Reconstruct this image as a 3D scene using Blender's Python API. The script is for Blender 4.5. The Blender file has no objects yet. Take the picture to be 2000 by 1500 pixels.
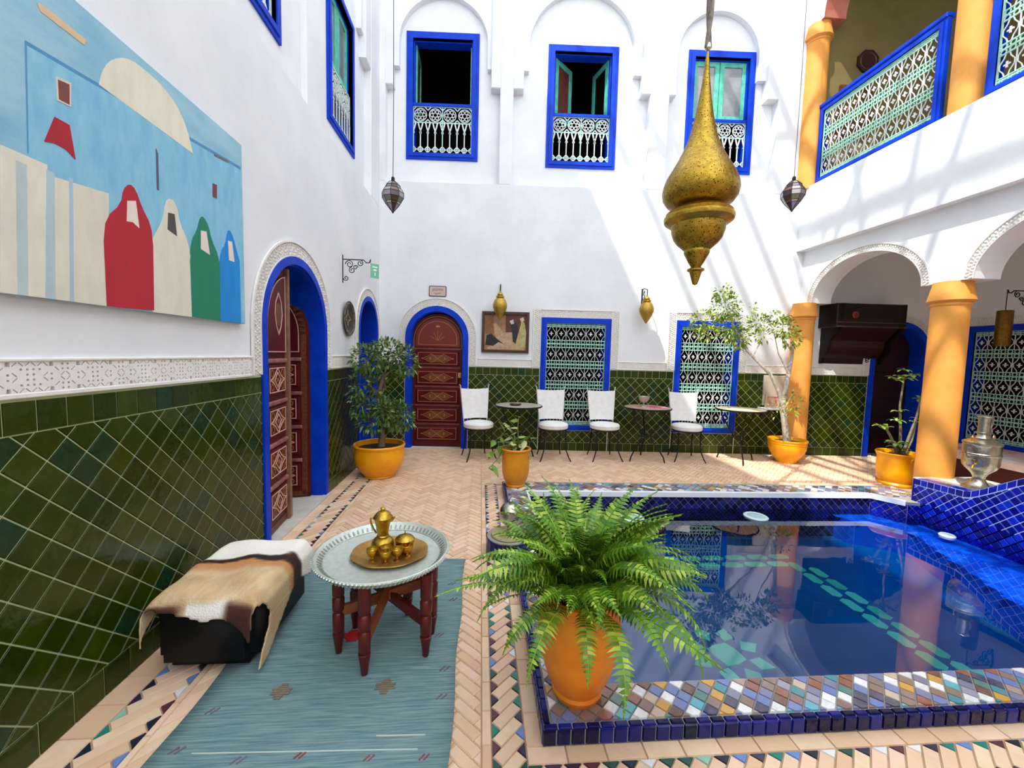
import bpy, bmesh, math, random
from mathutils import Vector, Matrix
from mathutils.geometry import tessellate_polygon
R_ = random.Random(7)
PI = math.pi
sc = bpy.context.scene
COL = sc.collection

# ------------------------------------------------------------------ camera
FPX = 790.0
ROT = Matrix(((0.99683194, -0.0194043, -0.07713337), (-0.07552914, 0.0730115, -0.99446703), (0.02492856, 0.99714231, 0.07131461)))
CAM = Vector((0, 0, 1.5))
cd_ = bpy.data.cameras.new('camera'); cam = bpy.data.objects.new('camera', cd_); COL.objects.link(cam)
cd_.sensor_width = 36; cd_.lens = FPX / 2000 * 36; cd_.clip_start = .02
cam.matrix_world = Matrix.Translation(CAM) @ ROT.to_4x4()
sc.camera = cam
# ------------------------------------------------------------------ world, sun, exposure
SUN_DIR = Vector((.49, .40, -1.0)).normalized()
w = bpy.data.worlds.new('sky'); sc.world = w; w.use_nodes = True
bg = w.node_tree.nodes['Background']; bg.inputs[0].default_value = (.90, .95, 1.0, 1); bg.inputs[1].default_value = 2.3
sl = bpy.data.lights.new('sun', 'SUN'); sl.energy = 3.6; sl.angle = math.radians(.6); sl.color = (1, .95, .87)
so = bpy.data.objects.new('sun', sl); COL.objects.link(so); so.location = (-4, -3, 12)
so.rotation_euler = SUN_DIR.to_track_quat('-Z', 'Y').to_euler()
vs = sc.view_settings; vs.view_transform = 'Standard'; vs.look = 'None'; vs.gamma = 1; vs.use_curve_mapping = False; vs.exposure = .57

# ------------------------------------------------------------------ measuring helpers
def ray(px, py): return ROT @ Vector((px - 1000, 750 - py, -FPX)).normalized()
def onX(px, py, X): d = ray(px, py); return CAM + d * ((X - CAM.x) / d.x)
def onY(px, py, Y): d = ray(px, py); return CAM + d * ((Y - CAM.y) / d.y)
def onZ(px, py, Z=0): d = ray(px, py); return CAM + d * ((Z - CAM.z) / d.z)
def proj(p):
    c = ROT.transposed() @ (Vector(p) - CAM)
    return (1000 + FPX * c.x / -c.z, 750 - FPX * c.y / -c.z) if c.z < -.05 else (-9999, -9999)
def seen(p, m=30): x, y = proj(p); return -m < x < 2000 + m and -m < y < 1500 + m
XL = -1.58
AB = math.atan(-.053)
UD = Vector((math.cos(AB), math.sin(AB), 0)); ND = Vector((math.sin(AB), -math.cos(AB), 0)); P0 = Vector((XL, 6.45, 0))
def onB(px, py, d=0):
    r = ray(px, py); q = P0 + ND * d; p = CAM + r * ((q - CAM).dot(ND) / r.dot(ND)); return ((p - P0).dot(UD), p.z)
def frame(o, u, n):
    u = Vector(u); n = Vector(n); z = Vector((0, 0, 1)); m = Matrix.Identity(4)
    for i in range(3): m[i][0] = u[i]; m[i][1] = z[i]; m[i][2] = n[i]; m[i][3] = o[i]
    return m
# wall frames: local x runs along the wall, local y is up, local z stands out of the wall
FB = frame(P0, UD, ND)
FL = frame((XL, 0, 0), (0, 1, 0), (1, 0, 0))
XA = 5.0
FA = frame((XA, 0, 0), (0, -1, 0), (-1, 0, 0))
XG = 7.35
FG = frame((XG, 0, 0), (0, -1, 0), (-1, 0, 0))
ID = Matrix.Identity(4)
T = Matrix.Translation
def TR(x, y, z, rz=0): return T((x, y, z)) @ Matrix.Rotation(rz, 4, 'Z')

# ------------------------------------------------------------------ materials
def lin(c):
    return tuple(((x / 255) / 12.92 if x / 255 <= .04045 else ((x / 255 + .055) / 1.055) ** 2.4) for x in c) + (1,)
MATS = {}
def M(name, col, rough=.55, metal=0, col2=None, scale=6, bump=0, bscale=60, rnd=0, world=False, coat=0, pal=None, stretch=None, attr=None, spec=.5, sat=0):
    if name in MATS: return MATS[name]
    m = bpy.data.materials.new(name); m.use_nodes = True; MATS[name] = m
    n = m.node_tree.nodes; l = m.node_tree.links; b = n['Principled BSDF']
    b.inputs['Roughness'].default_value = rough; b.inputs['Metallic'].default_value = metal
    b.inputs['Specular IOR Level'].default_value = spec
    if coat: b.inputs['Coat Weight'].default_value = coat; b.inputs['Coat Roughness'].default_value = .08
    b.inputs['Base Color'].default_value = lin(col)
    m.diffuse_color = lin(col)
    if world: co = n.new('ShaderNodeNewGeometry').outputs['Position']
    else: co = n.new('ShaderNodeTexCoord').outputs['Object']
    if stretch:
        mp = n.new('ShaderNodeMapping'); mp.inputs['Scale'].default_value = stretch; l.new(co, mp.inputs[0]); co = mp.outputs[0]
    cur = None
    if attr:
        a = n.new('ShaderNodeVertexColor'); a.layer_name = attr; cur = a.outputs[0]
    rv = None
    if rnd or pal:
        oi = n.new('ShaderNodeObjectInfo'); ge = n.new('ShaderNodeNewGeometry'); ad = n.new('ShaderNodeMath'); ad.operation = 'ADD'
        fr = n.new('ShaderNodeMath'); fr.operation = 'FRACT'
        l.new(oi.outputs['Random'], ad.inputs[0]); l.new(ge.outputs['Random Per Island'], ad.inputs[1]); l.new(ad.outputs[0], fr.inputs[0]); rv = fr.outputs[0]
    if pal:
        cr = n.new('ShaderNodeValToRGB'); cr.color_ramp.interpolation = 'CONSTANT'; e = cr.color_ramp.elements
        while len(e) < len(pal): e.new(.5)
        for i, p in enumerate(pal): e[i].position = i / len(pal); e[i].color = lin(p)
        l.new(rv, cr.inputs[0]); cur = cr.outputs[0]
    if col2:
        nz = n.new('ShaderNodeTexNoise'); nz.inputs['Scale'].default_value = scale; nz.inputs['Detail'].default_value = 5; nz.inputs['Roughness'].default_value = .62
        l.new(co, nz.inputs['Vector'])
        mr = n.new('ShaderNodeMapRange'); mr.inputs[1].default_value = .32; mr.inputs[2].default_value = .68; l.new(nz.outputs[0], mr.inputs[0])
        mx = n.new('ShaderNodeMix'); mx.data_type = 'RGBA'; l.new(mr.outputs[0], mx.inputs[0])
        if cur: l.new(cur, mx.inputs[6])
        else: mx.inputs[6].default_value = lin(col)
        mx.inputs[7].default_value = lin(col2)
        if pal or attr:
            ml = n.new('ShaderNodeMath'); ml.operation = 'MULTIPLY'; ml.inputs[1].default_value = .35; l.new(mr.outputs[0], ml.inputs[0]); l.new(ml.outputs[0], mx.inputs[0])
        cur = mx.outputs[2]
    if rnd:
        hs = n.new('ShaderNodeHueSaturation'); mr2 = n.new('ShaderNodeMapRange'); mr2.inputs[3].default_value = 1 - rnd; mr2.inputs[4].default_value = 1 + rnd
        l.new(rv, mr2.inputs[0]); l.new(mr2.outputs[0], hs.inputs['Value'])
        if cur: l.new(cur, hs.inputs['Color'])
        else: hs.inputs['Color'].default_value = lin(col)
        cur = hs.outputs[0]
    if cur: l.new(cur, b.inputs['Base Color'])
    if bump:
        nb = n.new('ShaderNodeTexNoise'); nb.inputs['Scale'].default_value = bscale; nb.inputs['Detail'].default_value = 3; l.new(co, nb.inputs['Vector'])
        bp = n.new('ShaderNodeBump'); bp.inputs['Strength'].default_value = bump; bp.inputs['Distance'].default_value = .01
        l.new(nb.outputs[0], bp.inputs['Height']); l.new(bp.outputs[0], b.inputs['Normal'])
    return m

WHITE = M('white_plaster', (238, 240, 243), .85, col2=(226, 229, 233), scale=1.6, bump=.25, bscale=14, world=True)
STUC = M('carved_stucco', (240, 238, 236), .85, col2=(230, 227, 221), scale=9, bump=.2, bscale=60, world=True)
STUCG = M('stucco_ground', (222, 219, 214), .9)
TAN = M('shade_toned_gallery_plaster', (128, 114, 66), .85, col2=(114, 100, 56), scale=2, world=True, bump=.2, bscale=20)  # tan for the upper gallery walls, their shade darkened into the colour
ROSE = M('rose_soffit', (196, 120, 100), .8, col2=(180, 100, 80), scale=4, world=True)
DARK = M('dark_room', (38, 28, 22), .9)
GROUT = M('green_grout', (182, 192, 146), .8)
GREEN = M('green_zellige', (58, 72, 12), .16, pal=[(50, 64, 4), (42, 56, 2), (56, 68, 4), (36, 52, 4), (48, 60, 2), (50, 62, 4), (26, 56, 28), (52, 66, 4), (44, 58, 6), (40, 52, 4)], col2=(22, 32, 2), scale=16, world=True, bump=.3, bscale=18, rnd=.14, spec=.3)
BLUE = M('cobalt_paint', (0, 66, 206), .5, spec=.2, col2=(0, 50, 182), scale=5, world=True, bump=.15, bscale=30)
TEAL = M('teal_paint', (52, 172, 152), .5, col2=(110, 205, 180), scale=14, world=True, bump=.2, bscale=40)
MINT = M('mint_iron', (150, 212, 190), .5, col2=(190, 232, 214), scale=20, world=True)
IRONW = M('white_iron', (226, 232, 230), .5)
REDW = M('red_door_wood', (96, 8, 14), .45, spec=.25, col2=(74, 4, 8), scale=7, world=True)
REDR = M('red_door_rail', (74, 14, 14), .45, spec=.25, col2=(92, 26, 22), scale=8, world=True)
GOLDP = M('ochre_line_paint', (176, 118, 74), .5)
PINKL = M('pale_line_paint', (216, 176, 164), .5)
OCHB = M('ochre_fill_paint', (124, 74, 20), .5, col2=(92, 46, 16), scale=60)
COLM = M('apricot_column', (234, 164, 76), .7, col2=(222, 146, 58), scale=3, world=True, bump=.2, bscale=18)
YEL = M('yellow_glaze', (250, 178, 4), .32, col2=(238, 150, 2), scale=5, bump=.15, bscale=20)
YELD = M('orange_glaze', (236, 158, 8), .4, col2=(216, 124, 6), scale=5, bump=.2, bscale=18)
SOIL = M('soil', (58, 36, 24), .95, col2=(36, 22, 14), scale=30, bump=.8, bscale=60)
BRASS = M('brass', (204, 170, 72), .36, 1, col2=(166, 130, 44), scale=24, bump=.3, bscale=90)
BRASSD = M('aged_brass', (206, 166, 92), .4, .8, col2=(160, 118, 56), scale=12)
SILV = M('tarnished_silver', (206, 204, 190), .28, 1, col2=(160, 154, 136), scale=20, bump=.25, bscale=60)
TIN = M('engraved_tin', (214, 220, 212), .42, .45, col2=(192, 202, 192), scale=30, bump=.25, bscale=120)
IRON = M('black_iron', (22, 20, 22), .5, .5)
CLOTH = M('white_canvas', (242, 242, 240), .85, col2=(232, 231, 228), scale=20, bump=.2, bscale=120)
BRK = M('bejmat_brick', (236, 202, 168), .6, pal=[(240, 208, 176), (230, 192, 156), (243, 214, 180), (234, 198, 166), (222, 184, 150), (240, 202, 176)], col2=(214, 178, 146), scale=14, world=True, rnd=.05, bump=.3, bscale=40)
BRKG = M('floor_grout', (190, 160, 128), .9, col2=(170, 140, 110), scale=20, world=True)
MOSC = [(28, 40, 60), (54, 46, 70), (40, 130, 120), (110, 140, 200), (230, 232, 230), (90, 52, 60), (30, 80, 70), (60, 60, 80), (140, 190, 170)]
TRI = M('triangle_mosaic', (40, 60, 80), .3, pal=MOSC, rnd=.1, world=True)
MOS = M('curb_mosaic', (200, 200, 200), .22, pal=[(246, 248, 248), (150, 124, 104), (120, 138, 196), (60, 146, 160), (246, 248, 248), (112, 78, 60), (128, 130, 160), (60, 60, 90), (176, 152, 138), (92, 180, 196), (244, 246, 244), (100, 124, 186), (214, 160, 56), (138, 104, 96), (74, 128, 116), (206, 186, 160), (46, 50, 92), (244, 246, 246), (134, 112, 100), (110, 120, 160), (140, 78, 52), (150, 150, 170)], col2=(150, 140, 140), scale=30, world=True, rnd=.1, coat=.3)
NAVY = M('navy_tile', (14, 18, 84), .18, spec=.3, pal=[(14, 18, 88), (8, 12, 62), (22, 28, 112), (12, 14, 58), (26, 34, 124)], rnd=.15, world=True, col2=(6, 8, 40), scale=20, bump=.3, bscale=25)
COB = M('cobalt_tile', (4, 14, 150), .16, spec=.3, pal=[(4, 14, 150), (2, 8, 116), (8, 26, 168), (4, 18, 140), (2, 6, 92), (8, 34, 160)], rnd=.2, world=True, col2=(4, 12, 110), scale=18, bump=.3, bscale=25)
COBG = M('pale_grout', (150, 168, 226), .7)
WOOD = M('red_stained_wood', (104, 20, 10), .35, col2=(74, 10, 6), scale=14, stretch=(1, 1, .2), bump=.15, bscale=40)
WOODL = M('worn_wood', (156, 82, 36), .45, col2=(120, 52, 20), scale=14)
DWOOD = M('dark_wood', (18, 6, 5), .35, spec=.3, col2=(10, 3, 3), scale=8, stretch=(1, .3, 1))
LEATH = M('black_leather', (7, 7, 8), .6, bump=.2, bscale=120, spec=.3)
BARK = M('grey_bark', (148, 124, 98), .85, col2=(104, 82, 60), scale=20, bump=.6, bscale=40)
BARKP = M('pale_bark', (226, 220, 206), .8, col2=(168, 152, 132), scale=16, bump=.5, bscale=40)
GLASS = M('window_glass', (112, 118, 122), .06, col2=(160, 164, 168), scale=2, coat=.4)
STONE = M('pale_stone', (214, 210, 200), .6, col2=(194, 188, 176), scale=6, world=True)

def leafmat(name, c1, c2, c3, rough=.45):
    m = M(name, c1, rough, pal=[c1, c2, c1, c3, c2], rnd=.15, col2=c2, scale=8)
    b = m.node_tree.nodes['Principled BSDF']
    b.inputs['Transmission Weight'].default_value = 0
    b.inputs['Subsurface Weight'].default_value = 0
    return m
LEAFA = leafmat('ficus_leaf', (98, 128, 54), (66, 100, 40), (158, 178, 116))
LEAFB = leafmat('variegated_leaf', (150, 178, 70), (100, 140, 50), (214, 220, 160))
LEAFC = leafmat('citrus_leaf', (158, 180, 44), (116, 146, 36), (210, 212, 120))
LEAFD = leafmat('rosette_leaf', (130, 164, 60), (88, 126, 44), (178, 204, 120))
FERN = leafmat('fern_leaf', (112, 156, 30), (76, 122, 20), (166, 192, 66))

# ------------------------------------------------------------------ mesh building
class MB:
    def __init__(s): s.v = []; s.f = []; s.mi = []; s.c = []
    def add(s, vs, fs, mi=0, c=None):
        o = len(s.v); s.v += [tuple(v) for v in vs]; s.f += [tuple(i + o for i in f) for f in fs]; s.mi += [mi] * len(fs); s.c += [c] * len(vs); return s
    def box(s, x0, x1, y0, y1, z0, z1, mi=0):
        return s.add([(x0, y0, z0), (x1, y0, z0), (x1, y1, z0), (x0, y1, z0), (x0, y0, z1), (x1, y0, z1), (x1, y1, z1), (x0, y1, z1)],
                     [(3, 2, 1, 0), (4, 5, 6, 7), (0, 1, 5, 4), (1, 2, 6, 5), (2, 3, 7, 6), (3, 0, 4, 7)], mi)
    def bbox(s, x0, x1, y0, y1, z0, z1, b=.01, mi=0):      # box with chamfered outer (z1) edges
        return s.add([(x0, y0, z0), (x1, y0, z0), (x1, y1, z0), (x0, y1, z0), (x0, y0, z1 - b), (x1, y0, z1 - b), (x1, y1, z1 - b), (x0, y1, z1 - b),
                      (x0 + b, y0 + b, z1), (x1 - b, y0 + b, z1), (x1 - b, y1 - b, z1), (x0 + b, y1 - b, z1)],
                     [(3, 2, 1, 0), (8, 9, 10, 11), (0, 1, 5, 4), (1, 2, 6, 5), (2, 3, 7, 6), (3, 0, 4, 7), (4, 5, 9, 8), (5, 6, 10, 9), (6, 7, 11, 10), (7, 4, 8, 11)], mi)
    def prism(s, poly, d0, d1, holes=(), mi=0, back=True):
        loops = [list(poly)] + [list(h) for h in holes]
        flat = [p for lp in loops for p in lp]; n = len(flat)
        tris = tessellate_polygon([[Vector((p[0], p[1], 0)) for p in lp] for lp in loops])
        vs = [(p[0], p[1], d1) for p in flat] + [(p[0], p[1], d0) for p in flat]
        fs = []
        for t in tris:
            a, b, c = (flat[i] for i in t)
            ar = (b[0] - a[0]) * (c[1] - a[1]) - (b[1] - a[1]) * (c[0] - a[0])
            if abs(ar) < 1e-12: continue
            t = tuple(t) if ar > 0 else (t[0], t[2], t[1])
            fs.append(t)
            if back: fs.append((t[0] + n, t[2] + n, t[1] + n))
        o = 0
        for k, lp in enumerate(loops):
            A = sum(lp[i][0] * lp[(i + 1) % len(lp)][1] - lp[(i + 1) % len(lp)][0] * lp[i][1] for i in range(len(lp)))
            ccw = A > 0
            for i in range(len(lp)):
                a = o + i; b = o + (i + 1) % len(lp)
                q = (a, a + n, b + n, b)
                if ccw == (k == 0): q = (a + n, b + n, b, a)
                fs.append(q)
            o += len(lp)
        return s.add(vs, fs, mi)
    def lathe(s, prof, n=24, cx=0, cy=0, mi=0, cap=True):
        vs = []; fs = []
        for (r, z) in prof:
            for i in range(n): a = 2 * PI * i / n; vs.append((cx + r * math.cos(a), cy + r * math.sin(a), z))
        for k in range(len(prof) - 1):
            for i in range(n):
                j = (i + 1) % n; fs.append((k * n + i, k * n + j, (k + 1) * n + j, (k + 1) * n + i))
        if cap:
            if prof[0][0] > 1e-4: fs.append(tuple(range(n))[::-1])
            if prof[-1][0] > 1e-4: fs.append(tuple((len(prof) - 1) * n + i for i in range(n)))
        return s.add(vs, fs, mi)
    def tube(s, pts, r=.01, n=6, mi=0, closed=False):
        P = [Vector(p) for p in pts]; k = len(P); rr = r if isinstance(r, (list, tuple)) else [r] * k
        vs = []; fs = []; up = None
        for i in range(k):
            if closed: t = (P[(i + 1) % k] - P[i - 1])
            else: t = P[min(i + 1, k - 1)] - P[max(i - 1, 0)]
            if t.length < 1e-9: t = Vector((0, 0, 1))
            t.normalize()
            if up is None: up = Vector((0, 0, 1)) if abs(t.z) < .9 else Vector((1, 0, 0))
            x = up - t * up.dot(t)
            if x.length < 1e-6: x = Vector((1, 0, 0)) - t * t.x
            x.normalize(); y = t.cross(x); up = x
            for j in range(n): a = 2 * PI * j / n; vs.append(P[i] + x * (rr[i] * math.cos(a)) + y * (rr[i] * math.sin(a)))
        for i in range(k if closed else k - 1):
            ii = (i + 1) % k
            for j in range(n): jj = (j + 1) % n; fs.append((i * n + j, i * n + jj, ii * n + jj, ii * n + j))
        if not closed: fs += [tuple(range(n))[::-1], tuple((k - 1) * n + j for j in range(n))]
        return s.add(vs, fs, mi)
    def bar(s, a, b, wd, dp, up=(0, 0, 1), mi=0):            # rectangular bar from a to b
        a = Vector(a); b = Vector(b); t = (b - a).normalized(); u = Vector(up); x = t.cross(u)
        if x.length < 1e-6: x = t.cross(Vector((1, 0, 0)))
        x.normalize(); y = x.cross(t); x *= wd / 2; y *= dp / 2
        return s.add([a - x - y, a + x - y, a + x + y, a - x + y, b - x - y, b + x - y, b + x + y, b - x + y],
                     [(0, 1, 2, 3), (7, 6, 5, 4), (4, 5, 1, 0), (5, 6, 2, 1), (6, 7, 3, 2), (7, 4, 0, 3)], mi)
    def ribbon(s, pts, wd, d0, d1, mi=0, closed=False):       # flat strip in the local xy plane
        k = len(pts)
        for i in range(k if closed else k - 1):
            a = pts[i]; b = pts[(i + 1) % k]; dx = b[0] - a[0]; dy = b[1] - a[1]; L = math.hypot(dx, dy)
            if L < 1e-9: continue
            nx = -dy / L * wd / 2; ny = dx / L * wd / 2; e = wd * .3; ex = dx / L * e; ey = dy / L * e
            q = [(a[0] - nx - ex, a[1] - ny - ey), (b[0] - nx + ex, b[1] - ny + ey), (b[0] + nx + ex, b[1] + ny + ey), (a[0] + nx - ex, a[1] + ny - ey)]
            s.add([(x, y, d0) for x, y in q] + [(x, y, d1) for x, y in q], [(4, 5, 6, 7), (0, 1, 5, 4), (1, 2, 6, 5), (2, 3, 7, 6), (3, 0, 4, 7), (3, 2, 1, 0)], mi)
        return s
    def xf(s, m, start=0):
        s.v[start:] = [tuple(m @ Vector(v)) for v in s.v[start:]]; return s
    def mesh(s, name, mats, smooth=None):
        me = bpy.data.meshes.new(name); me.from_pydata(s.v, [], s.f)
        for m in (mats if isinstance(mats, (list, tuple)) else [mats]): me.materials.append(m)
        if any(s.mi): me.polygons.foreach_set('material_index', s.mi)
        if any(c is not None for c in s.c):
            at = me.color_attributes.new('Col', 'FLOAT_COLOR', 'POINT')
            for i, c in enumerate(s.c): at.data[i].color = lin(c) if c else (1, 1, 1, 1)
        if smooth is not None:
            me.polygons.foreach_set('use_smooth', [True] * len(me.polygons))
            me.set_sharp_from_angle(angle=math.radians(smooth))
        me.update(); return me
    def build(s, name, mats, parent=None, mw=None, smooth=None, **k):
        return put(name, s.mesh(name, mats, smooth), parent, mw, **k)
def put(name, me, parent=None, mw=None, label=None, cat=None, group=None, kind=None):
    o = bpy.data.objects.new(name, me); COL.objects.link(o)
    if parent: o.parent = parent
    if mw is not None: o.matrix_basis = mw
    tag(o, label, cat, group, kind); return o
def tag(o, label=None, cat=None, group=None, kind=None):
    if label: o['label'] = label
    if cat: o['category'] = cat
    if group: o['group'] = group
    if kind: o['kind'] = kind
    return o
def thing(name, label, cat, mw=ID, group=None, kind=None, size=.05):
    o = put(name, None, None, mw, label, cat, group, kind); o.empty_display_size = size; return o
def copy_tree(o, mw, label=None, parent=None):
    c = o.copy(); COL.objects.link(c); c.parent = parent
    if mw is not None: c.matrix_basis = mw
    if label: c['label'] = label
    for ch in list(o.children):
        copy_tree(ch, None, None, c)
    return c
def circ(cx, cy, r, n=16, a0=0, a1=2 * PI, close=False, ry=None):
    return [(cx + r * math.cos(a0 + (a1 - a0) * i / (n if not close else n - 1)), cy + (ry or r) * math.sin(a0 + (a1 - a0) * i / (n if not close else n - 1))) for i in range(n)]
def archp(c, h, z0, zs, rise=None, n=20):     # arch outline: bottom left, bottom right, right spring ... left spring
    rise = rise or h
    return [(c - h, z0), (c + h, z0)] + [(c + h * math.cos(PI * i / n), zs + rise * math.sin(PI * i / n)) for i in range(n + 1)]
def rect(x0, x1, y0, y1): return [(x0, y0), (x1, y0), (x1, y1), (x0, y1)]
def clip(poly, a, b, c):                       # keep a*x+b*y<=c
    out = []
    for i in range(len(poly)):
        p = poly[i]; q = poly[(i + 1) % len(poly)]; fp = a * p[0] + b * p[1] - c; fq = a * q[0] + b * q[1] - c
        if fp <= 1e-9: out.append(p)
        if (fp < -1e-9 and fq > 1e-9) or (fp > 1e-9 and fq < -1e-9):
            t = fp / (fp - fq); out.append((p[0] + (q[0] - p[0]) * t, p[1] + (q[1] - p[1]) * t))
    return out
def cliprect(p, x0, x1, y0, y1):
    for a, b, c in ((1, 0, x1), (-1, 0, -x0), (0, 1, y1), (0, -1, -y0)):
        p = clip(p, a, b, c)
        if len(p) < 3: return []
    return p
def area(p): return .5 * sum(p[i][0] * p[(i + 1) % len(p)][1] - p[(i + 1) % len(p)][0] * p[i][1] for i in range(len(p)))
def inset(p, g):
    if area(p) < 0: p = p[::-1]
    q = p
    for i in range(len(p)):
        a = p[i]; b = p[(i + 1) % len(p)]; dx = b[0] - a[0]; dy = b[1] - a[1]; L = math.hypot(dx, dy)
        if L < 1e-7: continue
        nx, ny = dy / L, -dx / L
        q = clip(q, nx, ny, nx * a[0] + ny * a[1] - g)
        if len(q) < 3: return []
    return q
def tilepoly(mb, p, t, bev, mi=0):            # a low tile: side walls, chamfer, top
    p = inset(p, 0) if area(p) > 0 else p[::-1]
    q = inset(p, bev)
    if len(q) != len(p):
        c = (sum(x for x, _ in p) / len(p), sum(y for _, y in p) / len(p)); q = [(c[0] + (x - c[0]) * .85, c[1] + (y - c[1]) * .85) for x, y in p]
    n = len(p)
    mb.add([(x, y, 0) for x, y in p] + [(x, y, t) for x, y in q], [tuple(range(n, 2 * n))] + [(i, (i + 1) % n, n + (i + 1) % n, n + i) for i in range(n)], mi)
TILECACHE = {}
def lay(polys, name, mat, parent, fr, gap=.006, t=.006, bev=.004, limit=300, stuff=None, d0=0):
    """polys: list of (polygon, material) or polygons in the frame's plane. The ones that show largest become parts, the rest one joined part."""
    it = []
    for p in polys:
        m_ = mat
        if isinstance(p, tuple) and not isinstance(p[0], (int, float)) and not isinstance(p[1], (list, tuple)): p, m_ = p
        q = inset(p, gap / 2)
        if len(q) < 3 or abs(area(q)) < 4e-5: continue
        cx = sum(a for a, _ in q) / len(q); cy = sum(b for _, b in q) / len(q)
        wp = fr @ Vector((cx, cy, d0)); dist = (wp - CAM).length
        it.append((0 if seen(wp) else 1, dist / math.sqrt(abs(area(q))), q, cx, cy, m_))
    it.sort(key=lambda a: (a[0], a[1]))
    rest = {}
    for k, (s_, d_, q, cx, cy, m_) in enumerate(it):
        if k < limit and s_ == 0:
            loc = [(round(a - cx, 5), round(b - cy, 5)) for a, b in q]
            key = (name, m_.name, t, tuple((round(a, 4), round(b, 4)) for a, b in loc))
            if key not in TILECACHE:
                mb = MB(); tilepoly(mb, loc, t, bev); TILECACHE[key] = mb.mesh(name, m_)
            put(name, TILECACHE[key], parent, fr @ T((cx, cy, d0)))
        else:
            rest.setdefault(m_.name, (m_, MB()))
            tilepoly(rest[m_.name][1], q, t, bev)
    for m_, mb in rest.values():
        mb.build(stuff or (name + 's_beyond'), m_, parent, fr @ T((0, 0, d0)), kind='stuff')
def diamonds(x0, x1, y0, y1, s, ox=0, oy=0):
    d = s * math.sqrt(2); out = []
    i0 = int((x0 - ox) / d) - 2; i1 = int((x1 - ox) / d) + 2; j0 = int((y0 - oy) / (d / 2)) - 2; j1 = int((y1 - oy) / (d / 2)) + 2
    for j in range(j0, j1 + 1):
        for i in range(i0, i1 + 1):
            cx = ox + i * d + (d / 2 if j % 2 else 0); cy = oy + j * d / 2
            p = cliprect([(cx - d / 2, cy), (cx, cy - d / 2), (cx + d / 2, cy), (cx, cy + d / 2)], x0, x1, y0, y1)
            if len(p) > 2: out.append(p)
    return out
def rowtiles(x0, x1, y0, y1, s):
    n = max(1, round((x1 - x0) / s)); st = (x1 - x0) / n
    return [rect(x0 + i * st, x0 + (i + 1) * st, y0, y1) for i in range(n)]
# ================================================================== SETTING
def struct(name, mb, mats, fr=ID, label=None, smooth=None, cat=None):
    return mb.build(name, mats, None, fr, smooth, label=label, kind='structure', cat=cat)
HT = 10.4
# ---- floor slab with the pool hole
POOL_OUT = [(.27, 1.44), (4.9, 1.44), (4.9, 4.36), (.27, 4.52)]
POOL_IN = [(.51, 1.65), (4.62, 1.65), (4.62, 3.80), (4.50, 3.82), (4.33, 4.07), (.51, 4.16)]
ZW = -.11; ZB = -.42
mb = MB(); mb.prism([(-1.62, -4.6), (7.4, -4.6), (7.4, 6.6), (-1.62, 6.6)], -.25, -.006, [POOL_IN])
floor = struct('floor', mb, BRKG, label='beige herringbone brick courtyard floor with mosaic borders')

# herringbone bricks
def herring(x0, x1, y0, y1, L=.15, W=.05):
    out = []; c = math.cos(PI / 4); s_ = math.sin(PI / 4); cx = (x0 + x1) / 2; cy = (y0 + y1) / 2
    rad = math.hypot(x1 - x0, y1 - y0) / 2 + L; n = int(rad / W) + 2; k = round(L / W)
    for i in range(-n, n):
        for j in range(-n, n):
            # classic herringbone on a W grid: horizontal bricks start where (i - j) % 2k == 0, vertical where == k
            q = (i - j) % (2 * k)
            if q == 0: r = (i * W, (i + k) * W, j * W, (j + 1) * W)
            elif q == 2 * k - 1: r = (i * W, (i + 1) * W, j * W, (j + k) * W)
            else: continue
            p = [(cx + a * c - b * s_, cy + a * s_ + b * c) for a, b in rect(*r)]
            p = cliprect(p, x0, x1, y0, y1)
            if len(p) > 2: out.append(p)
    return out
polys = herring(-1.24, .03, .4, 6.44) + herring(.03, 7.3, 4.62, 6.44) + herring(.03, 7.3, .3, 1.18) + herring(5.45, 7.3, 1.18, 4.62)
lay(polys, 'brick', BRK, floor, ID, gap=.004, t=.006, bev=.002, limit=300, stuff='bricks_beyond', d0=-.006)
def band(u0, u1, v0, w, s_, swap=False, flip=False):
    br = []; tr = []
    n = int((u1 - u0) / s_) + 2; k0 = -int(w / s_) - 2
    f = (lambda p: [(v0 + x, u0 + y) for x, y in p]) if not swap else (lambda p: [(u0 + y, v0 + x) for x, y in p])
    for k in range(k0, n):
        t1 = [(0, k * s_), (s_ / 2, (k + .5) * s_), (0, (k + 1) * s_)]
        t2 = [(w, w + k * s_), (w, w + (k + 1) * s_), (w - s_ / 2, w + (k + .5) * s_)]
        b = [(0, (k + 1) * s_), (s_ / 2, (k + .5) * s_), (w, w + k * s_), (w - s_ / 2, w + (k + .5) * s_)]
        for p, o in ((t1, tr), (t2, tr), (b, br)):
            p = cliprect(f(p), *((v0, v0 + w, u0, u1) if not swap else (u0, u1, v0, v0 + w)))
            if len(p) > 2 and abs(area(p)) > 1e-4: o.append(p)
    return br, tr
B1, T1 = band(.5, 6.4, -1.45, .18, .075)
B2, T2 = band(.4, 4.6, .07, .13, .072)
B3, T3 = band(.2, 4.9, 1.24, .13, .072, swap=True)
strips = []
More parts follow.
